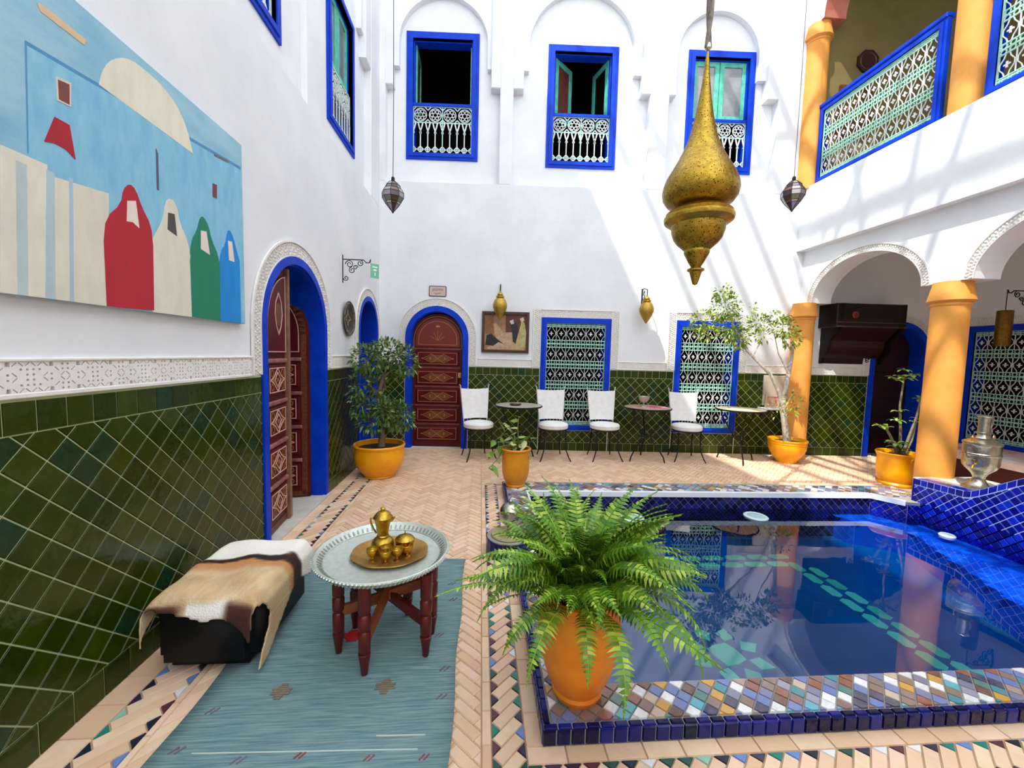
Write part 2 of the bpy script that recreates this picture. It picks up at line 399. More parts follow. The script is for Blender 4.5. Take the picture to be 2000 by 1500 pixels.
for (x0, x1, y0, y1, v) in ((-1.58, -1.45, .5, 6.4, 1), (-1.27, -1.24, .5, 6.4, 1), (.03, .07, .4, 4.62, 1), (.20, .27, 1.44, 4.56, 1), (.20, 4.9, 1.37, 1.44, 0), (.27, 4.9, 4.52, 4.62, 0), (.03, 4.9, 1.18, 1.24, 0)):
    n = round(((y1 - y0) if v else (x1 - x0)) / .15)
    for i in range(n):
        if v: p = rect(x0, x1, y0 + (y1 - y0) * i / n, y0 + (y1 - y0) * (i + 1) / n)
        else: p = rect(x0 + (x1 - x0) * i / n, x0 + (x1 - x0) * (i + 1) / n, y0, y1)
        strips.append(p)
lay(B1 + B2 + B3 + strips, 'border_brick', BRK, floor, ID, gap=.004, t=.006, bev=.002, limit=300, stuff='border_bricks_beyond', d0=-.006)
lay(T1 + T2 + T3, 'mosaic_triangle', TRI, floor, ID, gap=.003, t=.0065, bev=.0015, limit=300, stuff='mosaic_triangles_beyond', d0=-.006)

# ---- back wall
DOORC, DOORH = .89, .49                      # blue frame outer half width
W4 = (2.51, 3.61, .33, 2.10); W5 = (4.64, 5.66, .33, 2.11)
UW = [(.36, 1.46, 4.47, 6.33), (2.51, 3.59, 4.42, 6.23), (4.67, 5.73, 4.42, 6.24)]
mb = MB()
mb.prism(rect(-.3, 6.75, -.25, 4.08), -.3, 0, [archp(DOORC, DOORH, .0, 1.74), rect(*W4), rect(*W5)])
mb.prism(rect(-.3, 6.75, 4.0, HT), -.33, -.15, [rect(*w_) for w_ in UW])
mb.add([(0, 4.08, 0), (6.1, 4.08, 0), (6.1, 4.13, -.15), (0, 4.13, -.15)], [(0, 1, 2, 3)])
NICHE = [(.08, 1.79), (1.99, 4.06), (4.35, 6.03)]                       # low niche edges
UPN = [(.19, 1.65), (2.14, 3.93), (4.45, 5.85)]
edges = [-.02] + [e for n_ in NICHE for e in n_] + [6.75]
for i in range(0, len(edges), 2):
    mb.bbox(edges[i], edges[i + 1], 4.08, HT, -.15, 0, .012)
for (a, b), (c, d) in zip(NICHE, UPN):
    mb.bbox(a - .01, c, 5.48, HT, -.15, -.002, .01); mb.bbox(d, b + .01, 5.48, HT, -.15, -.002, .01)
for (c, h), (a, b) in zip(((.93, .66), (3.015, .80), (5.10, .62)), UPN):
    ap = archp(c, h, 5.78, 6.14, n=28)
    outer = [(a - .01, 5.78), (c - h, 5.78)] + ap[2:][::-1] + [(c + h, 5.78), (b + .01, 5.78), (b + .01, HT), (a - .01, HT)]
    mb.prism(outer, -.15, -.06)
mb.prism(rect(6.75, 9.0, -.25, 3.3), -.3, 0, [archp(8.27, .48, 0, 1.70)], mi=0)
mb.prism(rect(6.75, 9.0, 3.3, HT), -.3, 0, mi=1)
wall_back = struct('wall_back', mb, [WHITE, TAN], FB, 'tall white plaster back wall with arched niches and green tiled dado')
mb = MB()
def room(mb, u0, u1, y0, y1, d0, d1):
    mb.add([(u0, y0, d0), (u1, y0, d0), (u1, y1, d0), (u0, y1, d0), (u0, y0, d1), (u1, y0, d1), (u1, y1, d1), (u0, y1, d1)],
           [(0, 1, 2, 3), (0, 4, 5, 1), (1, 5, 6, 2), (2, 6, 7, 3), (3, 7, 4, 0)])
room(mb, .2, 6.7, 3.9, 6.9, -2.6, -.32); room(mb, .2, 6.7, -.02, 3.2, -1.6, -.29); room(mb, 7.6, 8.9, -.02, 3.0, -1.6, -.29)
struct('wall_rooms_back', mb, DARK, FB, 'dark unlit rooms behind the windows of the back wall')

# ---- left wall
DL = (3.65, .61); DL2 = (5.825, .495)
LW = [(2.66, 3.60, 3.95, 5.6), (4.61, 5.51, 3.95, 5.53)]
mb = MB()
mb.prism(rect(-4.6, 6.6, -.25, 3.67), -.35, 0, [archp(DL[0], DL[1], 0, 1.67), archp(DL2[0], DL2[1], 0, 1.765)])
mb.prism(rect(-4.6, 6.6, 3.6, HT), -.35, -.10, [rect(*w_) for w_ in LW])
mb.add([(-4.6, 3.67, 0), (6.05, 3.67, 0), (6.05, 3.73, -.10), (-4.6, 3.73, -.10)], [(0, 1, 2, 3)])
mb.bbox(5.98, 6.6, 3.67, HT, -.10, 0, .012)
mb.bbox(5.74, 5.99, 5.35, HT, -.10, -.004, .01); mb.bbox(5.62, 5.75, 5.62, HT, -.10, -.035, .01)
mb.bbox(4.0, 4.34, 3.72, HT, -.10, -.05, .01); mb.bbox(2.1, 2.4, 3.72, HT, -.10, -.05, .01)
wall_left = struct('wall_left', mb, WHITE, FL, 'long white plaster left wall with green tiled dado')
mb = MB()
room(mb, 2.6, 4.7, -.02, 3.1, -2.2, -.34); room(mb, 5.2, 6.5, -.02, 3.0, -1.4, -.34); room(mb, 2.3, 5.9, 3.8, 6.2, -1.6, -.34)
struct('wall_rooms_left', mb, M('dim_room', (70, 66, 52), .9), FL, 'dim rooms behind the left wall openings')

# ---- rear wall (behind the photographer, unseen, height set to balance the light) and roof
mb = MB(); mb.box(-1.9, 7.5, -4.8, -4.6, 0, 5.0)
struct('wall_front', mb, WHITE, label='plain unseen white wall behind the viewpoint, height set for the light')
mb = MB(); mb.box(-1.95, -1.53, -4.8, 6.9, HT, HT + .12); mb.box(5.0, 7.6, -4.8, 6.9, HT, HT + .25); mb.box(-1.95, 7.6, 6.45, 6.95, HT, HT + .25)
struct('ceiling', mb, WHITE, label='roof terrace edge around the open courtyard')
mb = MB()
for x in (-.75, -.2, .15, .75, 1.4, 1.95, 2.7, 3.3): mb.box(x, x + .11, -4.4, 6.5, HT + .05, HT + .12)
for y in (-1.3, .5, 2.5, 3.9): mb.box(-1.6, 5.1, y, y + .07, HT + .0, HT + .05)
for (a, b) in (((.3, .9), (2.0, 2.9)), ((.3, .9), (2.7, 1.7)), ((.3, .9), (1.3, 3.2)), ((.3, .9), (2.9, 2.6))): mb.bar((a[0], a[1], HT + .03), (b[0], b[1], HT + .03), .08, .05)
mb.build('skylight_frame', M('painted_steel', (120, 120, 118), .6), None, ID, label='thin steel bar frame spanning the open courtyard roof', kind='structure')

# ---- arcade wall on the right
def arcade_poly(z0, z1, cols, half, rise, y0, y1):
    """plate outline with arches between the columns, in u=-y coordinates"""
    pts = [(-y1, z1), (-y1, z0)]
    for a, b in zip(cols[:-1], cols[1:]):           # cols from far to near
        ya = a - half[0]; yb = b + half[1]; c = (ya + yb) / 2; h = (ya - yb) / 2
        pts += [(-c - h * math.cos(PI * i / 24), z0 + rise * math.sin(PI * i / 24)) for i in range(25)]
    pts += [(-y0, z0), (-y0, z1)]
    return pts
COLS = [6.10, 4.07, 2.02, -.05, -2.1, -4.2]
mb = MB()
pl = arcade_poly(2.40, 3.25, COLS, (.24, .25), .56, -4.6, 6.3)
mb.prism(pl[::-1], -.30, 0)
mb.box(4.6, -6.3, 3.22, 4.15, -.32, .12)
mb.v[-8:] = [(x, y, z) for x, y, z in mb.v[-8:]]
pu = arcade_poly(6.52, HT, COLS, (.2, .2), .75, -4.6, 6.3)
mb.prism(pu[::-1], -.22, .12, mi=0)
wall_right = struct('wall_right', mb, [WHITE, ROSE], FA, 'white arcade wall with stucco trimmed arches and gallery above')
me = wall_right.data
bm = bmesh.new(); bm.from_mesh(me); bmesh.ops.recalc_face_normals(bm, faces=bm.faces); bm.to_mesh(me); bm.free(); me.update()
for p in me.polygons:      # the under sides of the upper arches are painted rose
    c = p.center
    if 6.45 < c.y < 7.4 and abs(p.normal.z) < .3: p.material_index = 1
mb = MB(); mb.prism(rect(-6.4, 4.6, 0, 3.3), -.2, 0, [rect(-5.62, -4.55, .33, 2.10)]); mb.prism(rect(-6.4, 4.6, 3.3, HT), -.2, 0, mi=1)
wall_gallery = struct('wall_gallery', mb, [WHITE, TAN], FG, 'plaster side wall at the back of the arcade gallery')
mb = MB(); mb.box(XA + .30, XG + .1, -4.6, 6.4, 3.28, 3.5); mb.box(XA - .02, XG + .1, -4.6, 6.4, 4.0, 4.13); mb.box(XA + .2, XG + .1, -4.6, 6.4, 7.6, 7.8)
struct('ceiling_gallery', mb, [WHITE], label='ceilings and floor slab of the two storey gallery')
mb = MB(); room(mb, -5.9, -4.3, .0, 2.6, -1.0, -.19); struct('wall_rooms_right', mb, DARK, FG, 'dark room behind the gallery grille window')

# ---- columns
def column(x, y, z0, h, r, label, cap=.16):
    t = thing('column', label, 'column', TR(x, y, z0), 'apricot plaster columns')
    MB().lathe([(r * 1.02, 0), (r * 1.02, .02), (r, .05), (r * .96, h - cap - .06)], 36).build('shaft', COLM, t, None, 40)
    MB().lathe([(r * .96, h - cap - .06), (r * 1.02, h - cap - .05), (r * 1.02, h - cap - .03), (r * .98, h - cap - .02), (r * 1.22, h - cap), (r * 1.18, h - cap + .02), (r * .98, h - .02), (r * .98, h)], 36).build('capital', COLM, t, None, 40)
    return t
column(4.95, 5.95, 0, 2.40, .155, 'apricot column at the back wall behind the leaning potted tree', .2)
column(5.07, 4.07, 0, 2.40, .16, 'apricot ground floor column beside the silver samovar', .2)
column(5.1, 2.02, 0, 2.40, .16, 'apricot ground floor column nearest the viewpoint on the right', .2)
column(4.96, 6.08, 4.13, 2.39, .155, 'apricot upper gallery column in the far corner beside the hanging lantern', .2)
column(5.05, 4.07, 4.13, 2.39, .16, 'apricot upper gallery column between the two blue railings', .2)
column(5.05, 2.02, 4.13, 2.39, .16, 'apricot upper gallery column beyond the right edge', .2)

# ---- stucco relief: raised studs on a recessed ground
FRZ = {}
FRZ_MAP = (r'/\/\/\b.oo.b', r'.oooo..\oo/.', r'\.oo./o./\.o', r'/.oo.\o.\/.o', r'.oooo../oo\.', r'\/\/\/b.oo.b')
def frieze_mesh(P, H, t=.013):
    """one repeat of the carved frieze: a plate pierced by small dots, slots and notches"""
    key = (round(P, 4), round(H, 4))
    if key in FRZ: return FRZ[key]
    mb = MB(); cw = P / 12; ch = H / 6
    SH = {'o': [(-.2, -.2), (.2, -.2), (.2, .2), (-.2, .2)], 'd': [(0, -.28), (.28, 0), (0, .28), (-.28, 0)], '/': [(-.45, -.32), (-.3, -.45), (.45, .32), (.3, .45)], '\\': [(.3, -.45), (.45, -.32), (-.3, .45), (-.45, .32)], 'b': [(-.4, -.42), (.4, -.42), (.3, .42), (-.3, .42)]}
    for r in range(6):
        for c in range(12):
            k = FRZ_MAP[r][c]; x0, y0 = c * cw, H - (r + 1) * ch; S = [(x0, y0), (x0 + cw, y0), (x0 + cw, y0 + ch), (x0, y0 + ch)]
            if k == '.': mb.add([(x, y, t) for x, y in S], [(0, 1, 2, 3)]); continue
            h = [(x0 + cw * (.5 + a), y0 + ch * (.5 + b)) for a, b in SH[k]]
            if k == '\\': h = [h[1], h[2], h[3], h[0]]; h = h[-1:] + h[:-1]
            mb.add([(x, y, t) for x, y in S] + [(x, y, t) for x, y in h] + [(x, y, 0) for x, y in h], [(q, (q + 1) % 4, 4 + (q + 1) % 4, 4 + q) for q in range(4)] + [(4 + q, 4 + (q + 1) % 4, 8 + (q + 1) % 4, 8 + q) for q in range(4)])
    FRZ[key] = mb.mesh('frieze_panel', STUC); return FRZ[key]
def relief_strip(x0, x1, y0, y1, fr, parent, t=.012):
    f = .012; a, b = y0 + f, y1 - f * .8; H = b - a; P = H * 2.1; n = max(1, round((x1 - x0) / P)); P = (x1 - x0) / n
    mb = MB(); mb.box(x0, x1, y0, y1, -.004, .001, 1); mb.bbox(x0, x1, b, y1 + .004, 0, t + .008, .004); mb.bbox(x0, x1, y0 - .006, a, 0, t + .004, .003); mb.build('frieze_fillets', [STUC, STUCG], parent)
    for i in range(n): put('frieze_panel', frieze_mesh(P, H), parent, T((x0 + i * P, a, 0)))
def relief_path(path, w, parent, s_=.03, t=.012, name='stucco_border'):
    """band of carved studs following a path (list of points with outward normals)"""
    mb = MB(); n = len(path)
    L = [0]
    for i in range(1, n): L.append(L[-1] + math.dist(path[i][0], path[i - 1][0]))
    def at(q):
        i = 0
        while i < n - 2 and L[i + 1] < q: i += 1
        f = (q - L[i]) / max(1e-6, L[i + 1] - L[i]); p0, m0 = path[i]; p1, m1 = path[i + 1]
        nx = m0[0] + (m1[0] - m0[0]) * f; ny = m0[1] + (m1[1] - m0[1]) * f
        return (p0[0] + (p1[0] - p0[0]) * f, p0[1] + (p1[1] - p0[1]) * f), (nx, ny)
    def P(q, r): p, m = at(min(max(q, 0), L[-1])); return (p[0] + m[0] * r, p[1] + m[1] * r)
    N = max(2, int(L[-1] / .04))
    def sw(r0, r1, d1, mi):
        vs = []; fs = []
        for i in range(N + 1):
            q = L[-1] * i / N; a = P(q, r0); b = P(q, r1); vs += [(*a, 0), (*a, d1), (*b, d1), (*b, 0)]
        for i in range(N):
            for k in range(4): fs.append((4 * i + k, 4 * (i + 1) + k, 4 * (i + 1) + (k + 1) % 4, 4 * i + (k + 1) % 4))
        fs += [(0, 1, 2, 3), (4 * N + 3, 4 * N + 2, 4 * N + 1, 4 * N)]
        mb.add(vs, fs, mi)
    sw(0, w, .003, 1); sw(w - .016, w, t + .006, 0); sw(0, .008, t + .002, 0)
    rows = max(2, round((w - .026) / s_)); h = (w - .028) / rows; cols = int(L[-1] / s_)
    for i in range(cols):
        for j in range(rows):
            q = (i + .5) * L[-1] / cols + (.5 * s_ if j % 2 else 0); r = .01 + (j + .5) * h; e = s_ * .5; g = h * .56
            if q + e > L[-1]: continue
            if (i + j) % 3 == 0: pp = [P(q - e, r), P(q, r - g), P(q + e, r), P(q, r + g)]
            elif (i + j) % 3 == 1: pp = [P(q - e, r - g * .8), P(q + e, r - g * .8), P(q, r + g)]
            else: pp = [P(q - e * .8, r + g * .8), P(q + e * .8, r + g * .8), P(q, r - g)]
            pp = inset(pp, .0014)
            if len(pp) >= 3: tilepoly(mb, pp, t, .0018)
    bm = bmesh.new(); me = mb.mesh(name, [STUC, STUCG]); bm.from_mesh(me); bmesh.ops.recalc_face_normals(bm, faces=bm.faces); bm.to_mesh(me); bm.free()
    return put(name, me, parent, None, kind='stuff')
def archpath(c, h, z0, zs, rise=None, n=28, extra=0):
    rise = rise or h; out = [((c + h, z0), (1, 0))]
    for i in range(n + 1):
        a = PI * i / n; nx, ny = math.cos(a) * rise, math.sin(a) * h; l = math.hypot(nx, ny)
        out.append(((c + h * math.cos(a), zs + rise * math.sin(a)), (nx / l, ny / l)))
    out.append(((c - h, z0), (-1, 0))); return out
# friezes
ZF0, ZF1 = 1.315, 1.445
for a, b in ((1.0, 2.90), (4.39, 5.22)): relief_strip(a, b, ZF0, ZF1, FL, wall_left)
for a, b in ((.0, .28), (1.53, 2.37), (3.72, 4.50), (5.78, 6.75), (6.75, 7.66)): relief_strip(a, b, ZF0, ZF1 - .01, FB, wall_back)
relief_path(archpath(DL[0], DL[1], 1.315, 1.67), .125, wall_left, .026)
relief_path(archpath(DL2[0], DL2[1], 1.315, 1.765), .11, wall_left, .026)
relief_path(archpath(DOORC, DOORH, 1.315, 1.74), .125, wall_back, .03)
relief_path(archpath(8.27, .48, 1.315, 1.70), .11, wall_back, .032)
for w_ in (W4, W5):
    x0, x1, y0, y1 = w_; g = .13; k = .001
    relief_path([((x1, 1.315), (1, 0)), ((x1, y1 + g), (1, 0))], g, wall_back, .032); relief_path([((x1, y1), (0, 1)), ((x0, y1), (0, 1))], g, wall_back, .032); relief_path([((x0, y1 + g), (-1, 0)), ((x0, 1.315), (-1, 0))], g, wall_back, .032)
relief_path([((-4.55, 1.315), (1, 0)), ((-4.55, 2.23), (1, 0))], .13, wall_gallery, .034); relief_path([((-4.55, 2.10), (0, 1)), ((-5.62, 2.10), (0, 1))], .13, wall_gallery, .034); relief_path([((-5.62, 2.23), (-1, 0)), ((-5.62, 1.315), (-1, 0))], .13, wall_gallery, .034)
for a, b in zip(COLS[:-1], COLS[1:]):
    ya = a - .24; yb = b + .25; c = -(ya + yb) / 2; h = (ya - yb) / 2
    relief_path([p for p in archpath(c, h, 2.40, 2.40, .56)], .10, wall_right, .03)
for y in COLS[:3]:
    mb = MB(); mb.box(-y - .24 + .10, -y + .25 - .10, 2.40, 2.48, 0, .014); mb.build('stucco_pendant', STUC, wall_right)

# ---- green zellige dado
def dado(parent, fr, zones, base=.13, top=(1.185, 1.30), under=()):
    mb = MB()
    allp = []; bord = []
    for a, b in zones:
        mb.box(a, b, 0, top[1] + .012, 0, .004)
        allp += diamonds(a, b, base, top[0], .105, .02, .13 + .05); bord += rowtiles(a, b, top[0], top[1], .108) + rowtiles(a, b, 0, base, .125)
    for a, b, z in under:
        mb.box(a, b, 0, z, 0, .004); allp += diamonds(a, b, base, z, .105, .02, .13 + .05); bord += rowtiles(a, b, 0, base, .125)
    mb.build('tile_grout', GROUT, parent)
    lay(allp, 'green_tile', GREEN, parent, fr_local(fr), gap=.0048, t=.004, bev=.002, limit=300, stuff='green_tiles_beyond', d0=.004)
    lay(bord, 'border_tile', GREEN, parent, fr_local(fr), gap=.004, t=.005, bev=.003, limit=300, stuff='border_tiles_beyond', d0=.004)
CURFR = None
def fr_local(fr):
    return fr
_lay = lay
def lay(polys, name, mat, parent, fr, **k):
    """the walls carry their own frame, so children are laid in the parent's space while visibility is judged in world space"""
    before = set(COL.objects)
    _lay(polys, name, mat, parent, fr, **k)
    if parent is not None and parent.matrix_basis != ID:
        inv = parent.matrix_basis.inverted()
        for o in COL.objects:
            if o not in before: o.matrix_basis = inv @ o.matrix_basis
dado(wall_left, FL, [(.6, 3.035), (4.265, 5.32), (6.33, 6.44)])
dado(wall_back, FB, [(.005, .39), (1.39, 2.50), (3.62, 4.63), (5.67, 6.74), (6.75, 7.78), (8.76, 8.93)], under=[(W4[0], W4[1], .32), (W5[0], W5[1], .32)])
dado(wall_gallery, FG, [(-6.0, -5.63), (-4.54, -2.5)], under=[(-5.63, -4.54, .32)])
# ================================================================== POOL
mb = MB(); mb.prism(POOL_OUT, -.1, .060, [POOL_IN])
curb = struct('pool_curb', mb, M('mosaic_grout', (150, 146, 140), .8), label='raised pool curb covered in multicoloured diamond mosaic and navy edging')
front = diamonds(.302, 4.58, 1.470, 1.648, .052, .01, .02)
left = diamonds(.302, .508, 1.65, 4.14, .052, .01, .02)
def farclip(ps):
    out = []
    for p in ps:
        p = clip(p, .0345, 1, 4.50 - .02); p = clip(p, -.0236, -1, -(4.172 + .04)) if len(p) > 2 else []
        if len(p) > 2: out.append(p)
    return out
far = farclip(diamonds(.302, 4.45, 4.0, 4.6, .058, .01, .02)) + [p for p in diamonds(4.45, 4.85, 3.98, 4.34, .058, .01, .02)]
lay(front + left + far, 'mosaic_tile', MOS, curb, ID, gap=.004, t=.007, bev=.002, limit=300, stuff='mosaic_tiles_beyond', d0=.060)
# navy edging: a row on the top edge and a row on the outer face
topn = rowtiles(.27, 4.6, 1.44, 1.468, .056) + [rect(.27, .30, 1.468 + i * .056, 1.468 + (i + 1) * .056) for i in range(53)]
lay(topn, 'edge_tile', NAVY, curb, ID, gap=.004, t=.008, bev=.004, limit=200, stuff='edge_tiles_beyond', d0=.060)
FF = frame((0, 1.44, 0), (1, 0, 0), (0, -1, 0)); FLc = frame((.27, 0, 0), (0, -1, 0), (-1, 0, 0))
lay(rowtiles(.262, 4.6, .003, .066, .056), 'face_tile', NAVY, curb, FF, gap=.004, t=.008, bev=.003, limit=120, stuff='face_tiles_beyond')
lay(rowtiles(-4.5, -1.435, .003, .066, .056), 'face_tile', NAVY, curb, FLc, gap=.004, t=.008, bev=.003, limit=80, stuff='face_tiles_beyond')
mb = MB()                                             # white coping along the far inner edge
for a, b in (((.50, 4.165), (4.33, 4.075)), ((4.33, 4.075), (4.492, 3.835))):
    a = Vector((*a, .046)); b = Vector((*b, .046)); mb.bar(a, b, .05, .05)
mb.bar((.512, 1.66, .052), (.512, 4.16, .052), .02, .03)
mb.build('coping', M('white_coping', (236, 240, 244), .4), curb)
# basin
mb = MB(); n = len(POOL_IN)
mb.add([(x, y, .060) for x, y in POOL_IN] + [(x, y, ZB) for x, y in POOL_IN], [(i, i + n, (i + 1) % n + n, (i + 1) % n) for i in range(n)])
mb.prism(POOL_IN, ZB - .05, ZB, mi=1)
bm = bmesh.new(); me = mb.mesh('pool_basin', [COBG, M('pool_floor', (0, 100, 160), .3, col2=(0, 80, 136), scale=4, world=True)]); bm.from_mesh(me); bm.to_mesh(me); bm.free()
basin = put('pool_basin', me, None, None, 'sunken pool basin lined with cobalt tile', None, None, 'structure')
def wallframe(a, b):
    u = (Vector((*b, 0)) - Vector((*a, 0))); L = u.length; u.normalize(); return frame((*a, 0), u, u.cross(Vector((0, 0, 1)))), L
for a, b, lim in (((.51, 4.16), (4.33, 4.07), 260), ((4.33, 4.07), (4.50, 3.82), 40), ((4.50, 3.82), (4.62, 3.80), 12), ((.51, 1.65), (.51, 4.16), 0)):
    fr, L = wallframe(a, b)
    lay(diamonds(0, L, ZB, .033, .062, 0, .0), 'basin_tile', NAVY if lim == 260 else COB, basin, fr, gap=.005, t=.005, bev=.002, limit=lim, stuff='basin_tiles_beyond')
# mint pattern tiles on the pool floor
MINTT = M('mint_pool_tile', (120, 226, 180), .3, pal=[(120, 226, 180), (140, 236, 196), (104, 210, 168)], world=True)
pts = []
def chain(a, b, n):
    a = Vector(a); b = Vector(b); t = (b - a) / n; q = Vector((-t.y, t.x)).normalized()
    for i in range(n):
        for s_ in (-1, 1):
            c = a + t * (i + .5 + (.25 if s_ > 0 else -.25)) + q * s_ * .066; L = t.length * .47; h = .046
            pts.append([tuple(c + t.normalized() * x * L + q * y * h) for x, y in ((-1, 0), (-.7, -1), (.7, -1), (1, 0), (.7, 1), (-.7, 1))])
chain((.75, 3.55), (3.02, 3.58), 10); chain((3.06, 3.50), (3.02, 1.75), 9)
def star(c, r):
    c = Vector(c)
    pts.append([(c.x + r * .40 * math.cos(PI / 4 * k + .3) * (1 if k % 2 else .8), c.y + r * .40 * math.sin(PI / 4 * k + .3) * (1 if k % 2 else .8)) for k in range(8)])
    for k in range(8):
        a = PI / 4 * k + .3; d = Vector((math.cos(a), math.sin(a))); q = Vector((-d.y, d.x)); m = c + d * r * .66
        pts.append([tuple(m + d * r * .3), tuple(m + q * r * .2), tuple(m - d * r * .22), tuple(m - q * r * .2)])
star((1.64, 2.40), .29)
lay(pts, 'mint_tile', MINTT, basin, ID, gap=.0, t=.004, bev=.001, limit=80, d0=ZB)
LIGHTB = M('step_tile', (30, 110, 226), .25, pal=[(30, 108, 226), (20, 90, 205), (44, 126, 236)], world=True)
ST = [(3.93, 4.08), (4.33, 4.066), (4.50, 3.81), (4.615, 3.79), (4.615, 2.0), (3.74, 2.0), (3.81, 2.42), (4.07, 3.04), (4.30, 3.55), (4.26, 3.72), (3.95, 3.92)]
mb = MB(); mb.prism(ST[::-1], ZB, -.172); mb.build('step_core', LIGHTB, basin)
sp = []
for p in [rect(3.6 + i * .075, 3.6 + (i + 1) * .075, 1.9 + j * .075, 1.9 + (j + 1) * .075) for i in range(14) for j in range(30)]:
    cx = sum(a for a, _ in p) / 4; cy = sum(b for _, b in p) / 4
    ins = False; k = len(ST) - 1
    for q in range(len(ST)):
        if (ST[q][1] > cy) != (ST[k][1] > cy) and cx < (ST[k][0] - ST[q][0]) * (cy - ST[q][1]) / (ST[k][1] - ST[q][1]) + ST[q][0]: ins = not ins
        k = q
    if ins: sp.append(p)
lay(sp, 'step_tile', LIGHTB, basin, ID, gap=.005, t=.004, bev=.002, limit=220, d0=-.172, stuff='step_tiles_beyond')
# wavy cobalt wall along the right side of the pool, with its ledge
XW = 4.62
def ztop(y):
    if y > 3.43: return .30 + (.315 - .30) * (3.88 - y) / .45
    t = min(1, (3.43 - y) / .75); return .315 + .37 * (math.sin(t * PI / 2) ** 1.3)
FW = frame((XW, 0, 0), (0, -1, 0), (-1, 0, 0))
ys = [3.88 - i * .05 for i in range(50)]
mb = MB(); mb.prism([(-3.88, ZB)] + [(-ys[-1], ZB)] + [(-y, ztop(y)) for y in ys[::-1]], -.12, 0)
poolwall = struct('pool_wall', mb, COBG, FW, 'low cobalt blue tiled pool wall with a wave shaped top')
mb = MB(); mb.box(XW + .1, 5.45, 1.4, 3.98, 0, .285); struct('ledge', mb, STONE, label='stone ledge behind the wave topped pool wall')
top = []; y = 3.88
while y > 1.6:
    y2 = y - .062; top.append([(-y, ztop(y) - .062), (-y2, ztop(y2) - .062), (-y2, ztop(y2)), (-y, ztop(y))]); y = y2
lay(top, 'rim_tile', COB, poolwall, FW, gap=.006, t=.005, bev=.003, limit=60)
dm = []
for p in diamonds(-3.88, -1.6, ZB, .8, .062, .0, .0):
    cx = sum(a for a, _ in p) / len(p); e = .01; s_ = (ztop(-cx - e) - ztop(-cx + e)) / (2 * e)
    p = clip(p, -s_, 1, ztop(-cx) - .066 - s_ * cx)
    if len(p) > 2: dm.append(p)
lay(dm, 'wall_tile', COB, poolwall, FW, gap=.006, t=.005, bev=.003, limit=300, stuff='wall_tiles_beyond')
tt = []; y = 3.86
while y > 1.6:
    y2 = y - .062; tt.append((y, y2)); y = y2
mb = MB()
for y, y2 in tt: mb.add([(XW + .005, y - .003, ztop(y) + .004), (XW + .005, y2 + .003, ztop(y2) + .004), (XW + .11, y2 + .003, ztop(y2) + .004), (XW + .11, y - .003, ztop(y) + .004)], [(0, 1, 2, 3)])
o = mb.build('rim_top_tiles', COB, poolwall, FW.inverted(), kind='stuff')
MB().box(-3.892, -3.878, ZB, .298, -.12, .004).build('wall_end', COB, poolwall)
# water
wm = bpy.data.materials.new('water'); wm.use_nodes = True; nt = wm.node_tree; nt.nodes.clear()
out = nt.nodes.new('ShaderNodeOutputMaterial'); mx = nt.nodes.new('ShaderNodeMixShader'); tr = nt.nodes.new('ShaderNodeBsdfTransparent'); gl = nt.nodes.new('ShaderNodeBsdfGlossy'); fr_ = nt.nodes.new('ShaderNodeFresnel')
fr_.inputs[0].default_value = 1.75; gl.inputs['Roughness'].default_value = .015; tr.inputs[0].default_value = (.46, .78, .92, 1); gl.inputs[0].default_value = (.97, .98, 1, 1)
nz = nt.nodes.new('ShaderNodeTexNoise'); nz.inputs['Scale'].default_value = 2.2; nz.inputs['Detail'].default_value = 2; tc = nt.nodes.new('ShaderNodeNewGeometry'); nt.links.new(tc.outputs['Position'], nz.inputs['Vector'])
bp = nt.nodes.new('ShaderNodeBump'); bp.inputs['Strength'].default_value = .06; bp.inputs['Distance'].default_value = .02; nt.links.new(nz.outputs[0], bp.inputs['Height']); nt.links.new(bp.outputs[0], gl.inputs['Normal']); nt.links.new(bp.outputs[0], fr_.inputs['Normal'])
nt.links.new(fr_.outputs[0], mx.inputs[0]); nt.links.new(tr.outputs[0], mx.inputs[1]); nt.links.new(gl.outputs[0], mx.inputs[2]); nt.links.new(mx.outputs[0], out.inputs[0])
mb = MB(); mb.add([(x, y, ZW) for x, y in POOL_IN], [tuple(range(len(POOL_IN)))]); put('pool_water', mb.mesh('pool_water', wm), None, None, 'still clear water filling the blue tiled pool', None, None, 'structure')
FLOATM = M('pale_plastic', (206, 226, 232), .35)
for (x, y, s_, lb) in ((1.55, 3.86, .115, 'round pale plastic pool float left, by the far pool edge behind the fern'), (2.87, 3.88, .115, 'round pale plastic pool float by the far edge below the table reflection'), (4.44, 3.40, .06, 'small oval white pool fitting on the water beside the cobalt wall')):
    t = thing('pool_float', lb, 'pool float', TR(x, y, ZW - .008), 'pool floats')
    MB().lathe([(s_ * .9, 0), (s_, .01), (s_, .018), (s_ * .86, .026), (s_ * .8, .022)], 28).build('rim', FLOATM, t, None, 40)
    MB().lathe([(s_ * .8, .021), (s_ * .4, .026), (.001, .028)], 28, cap=False).build('lid', M('pale_plastic_lid', (170, 200, 208), .4), t, None, 40)

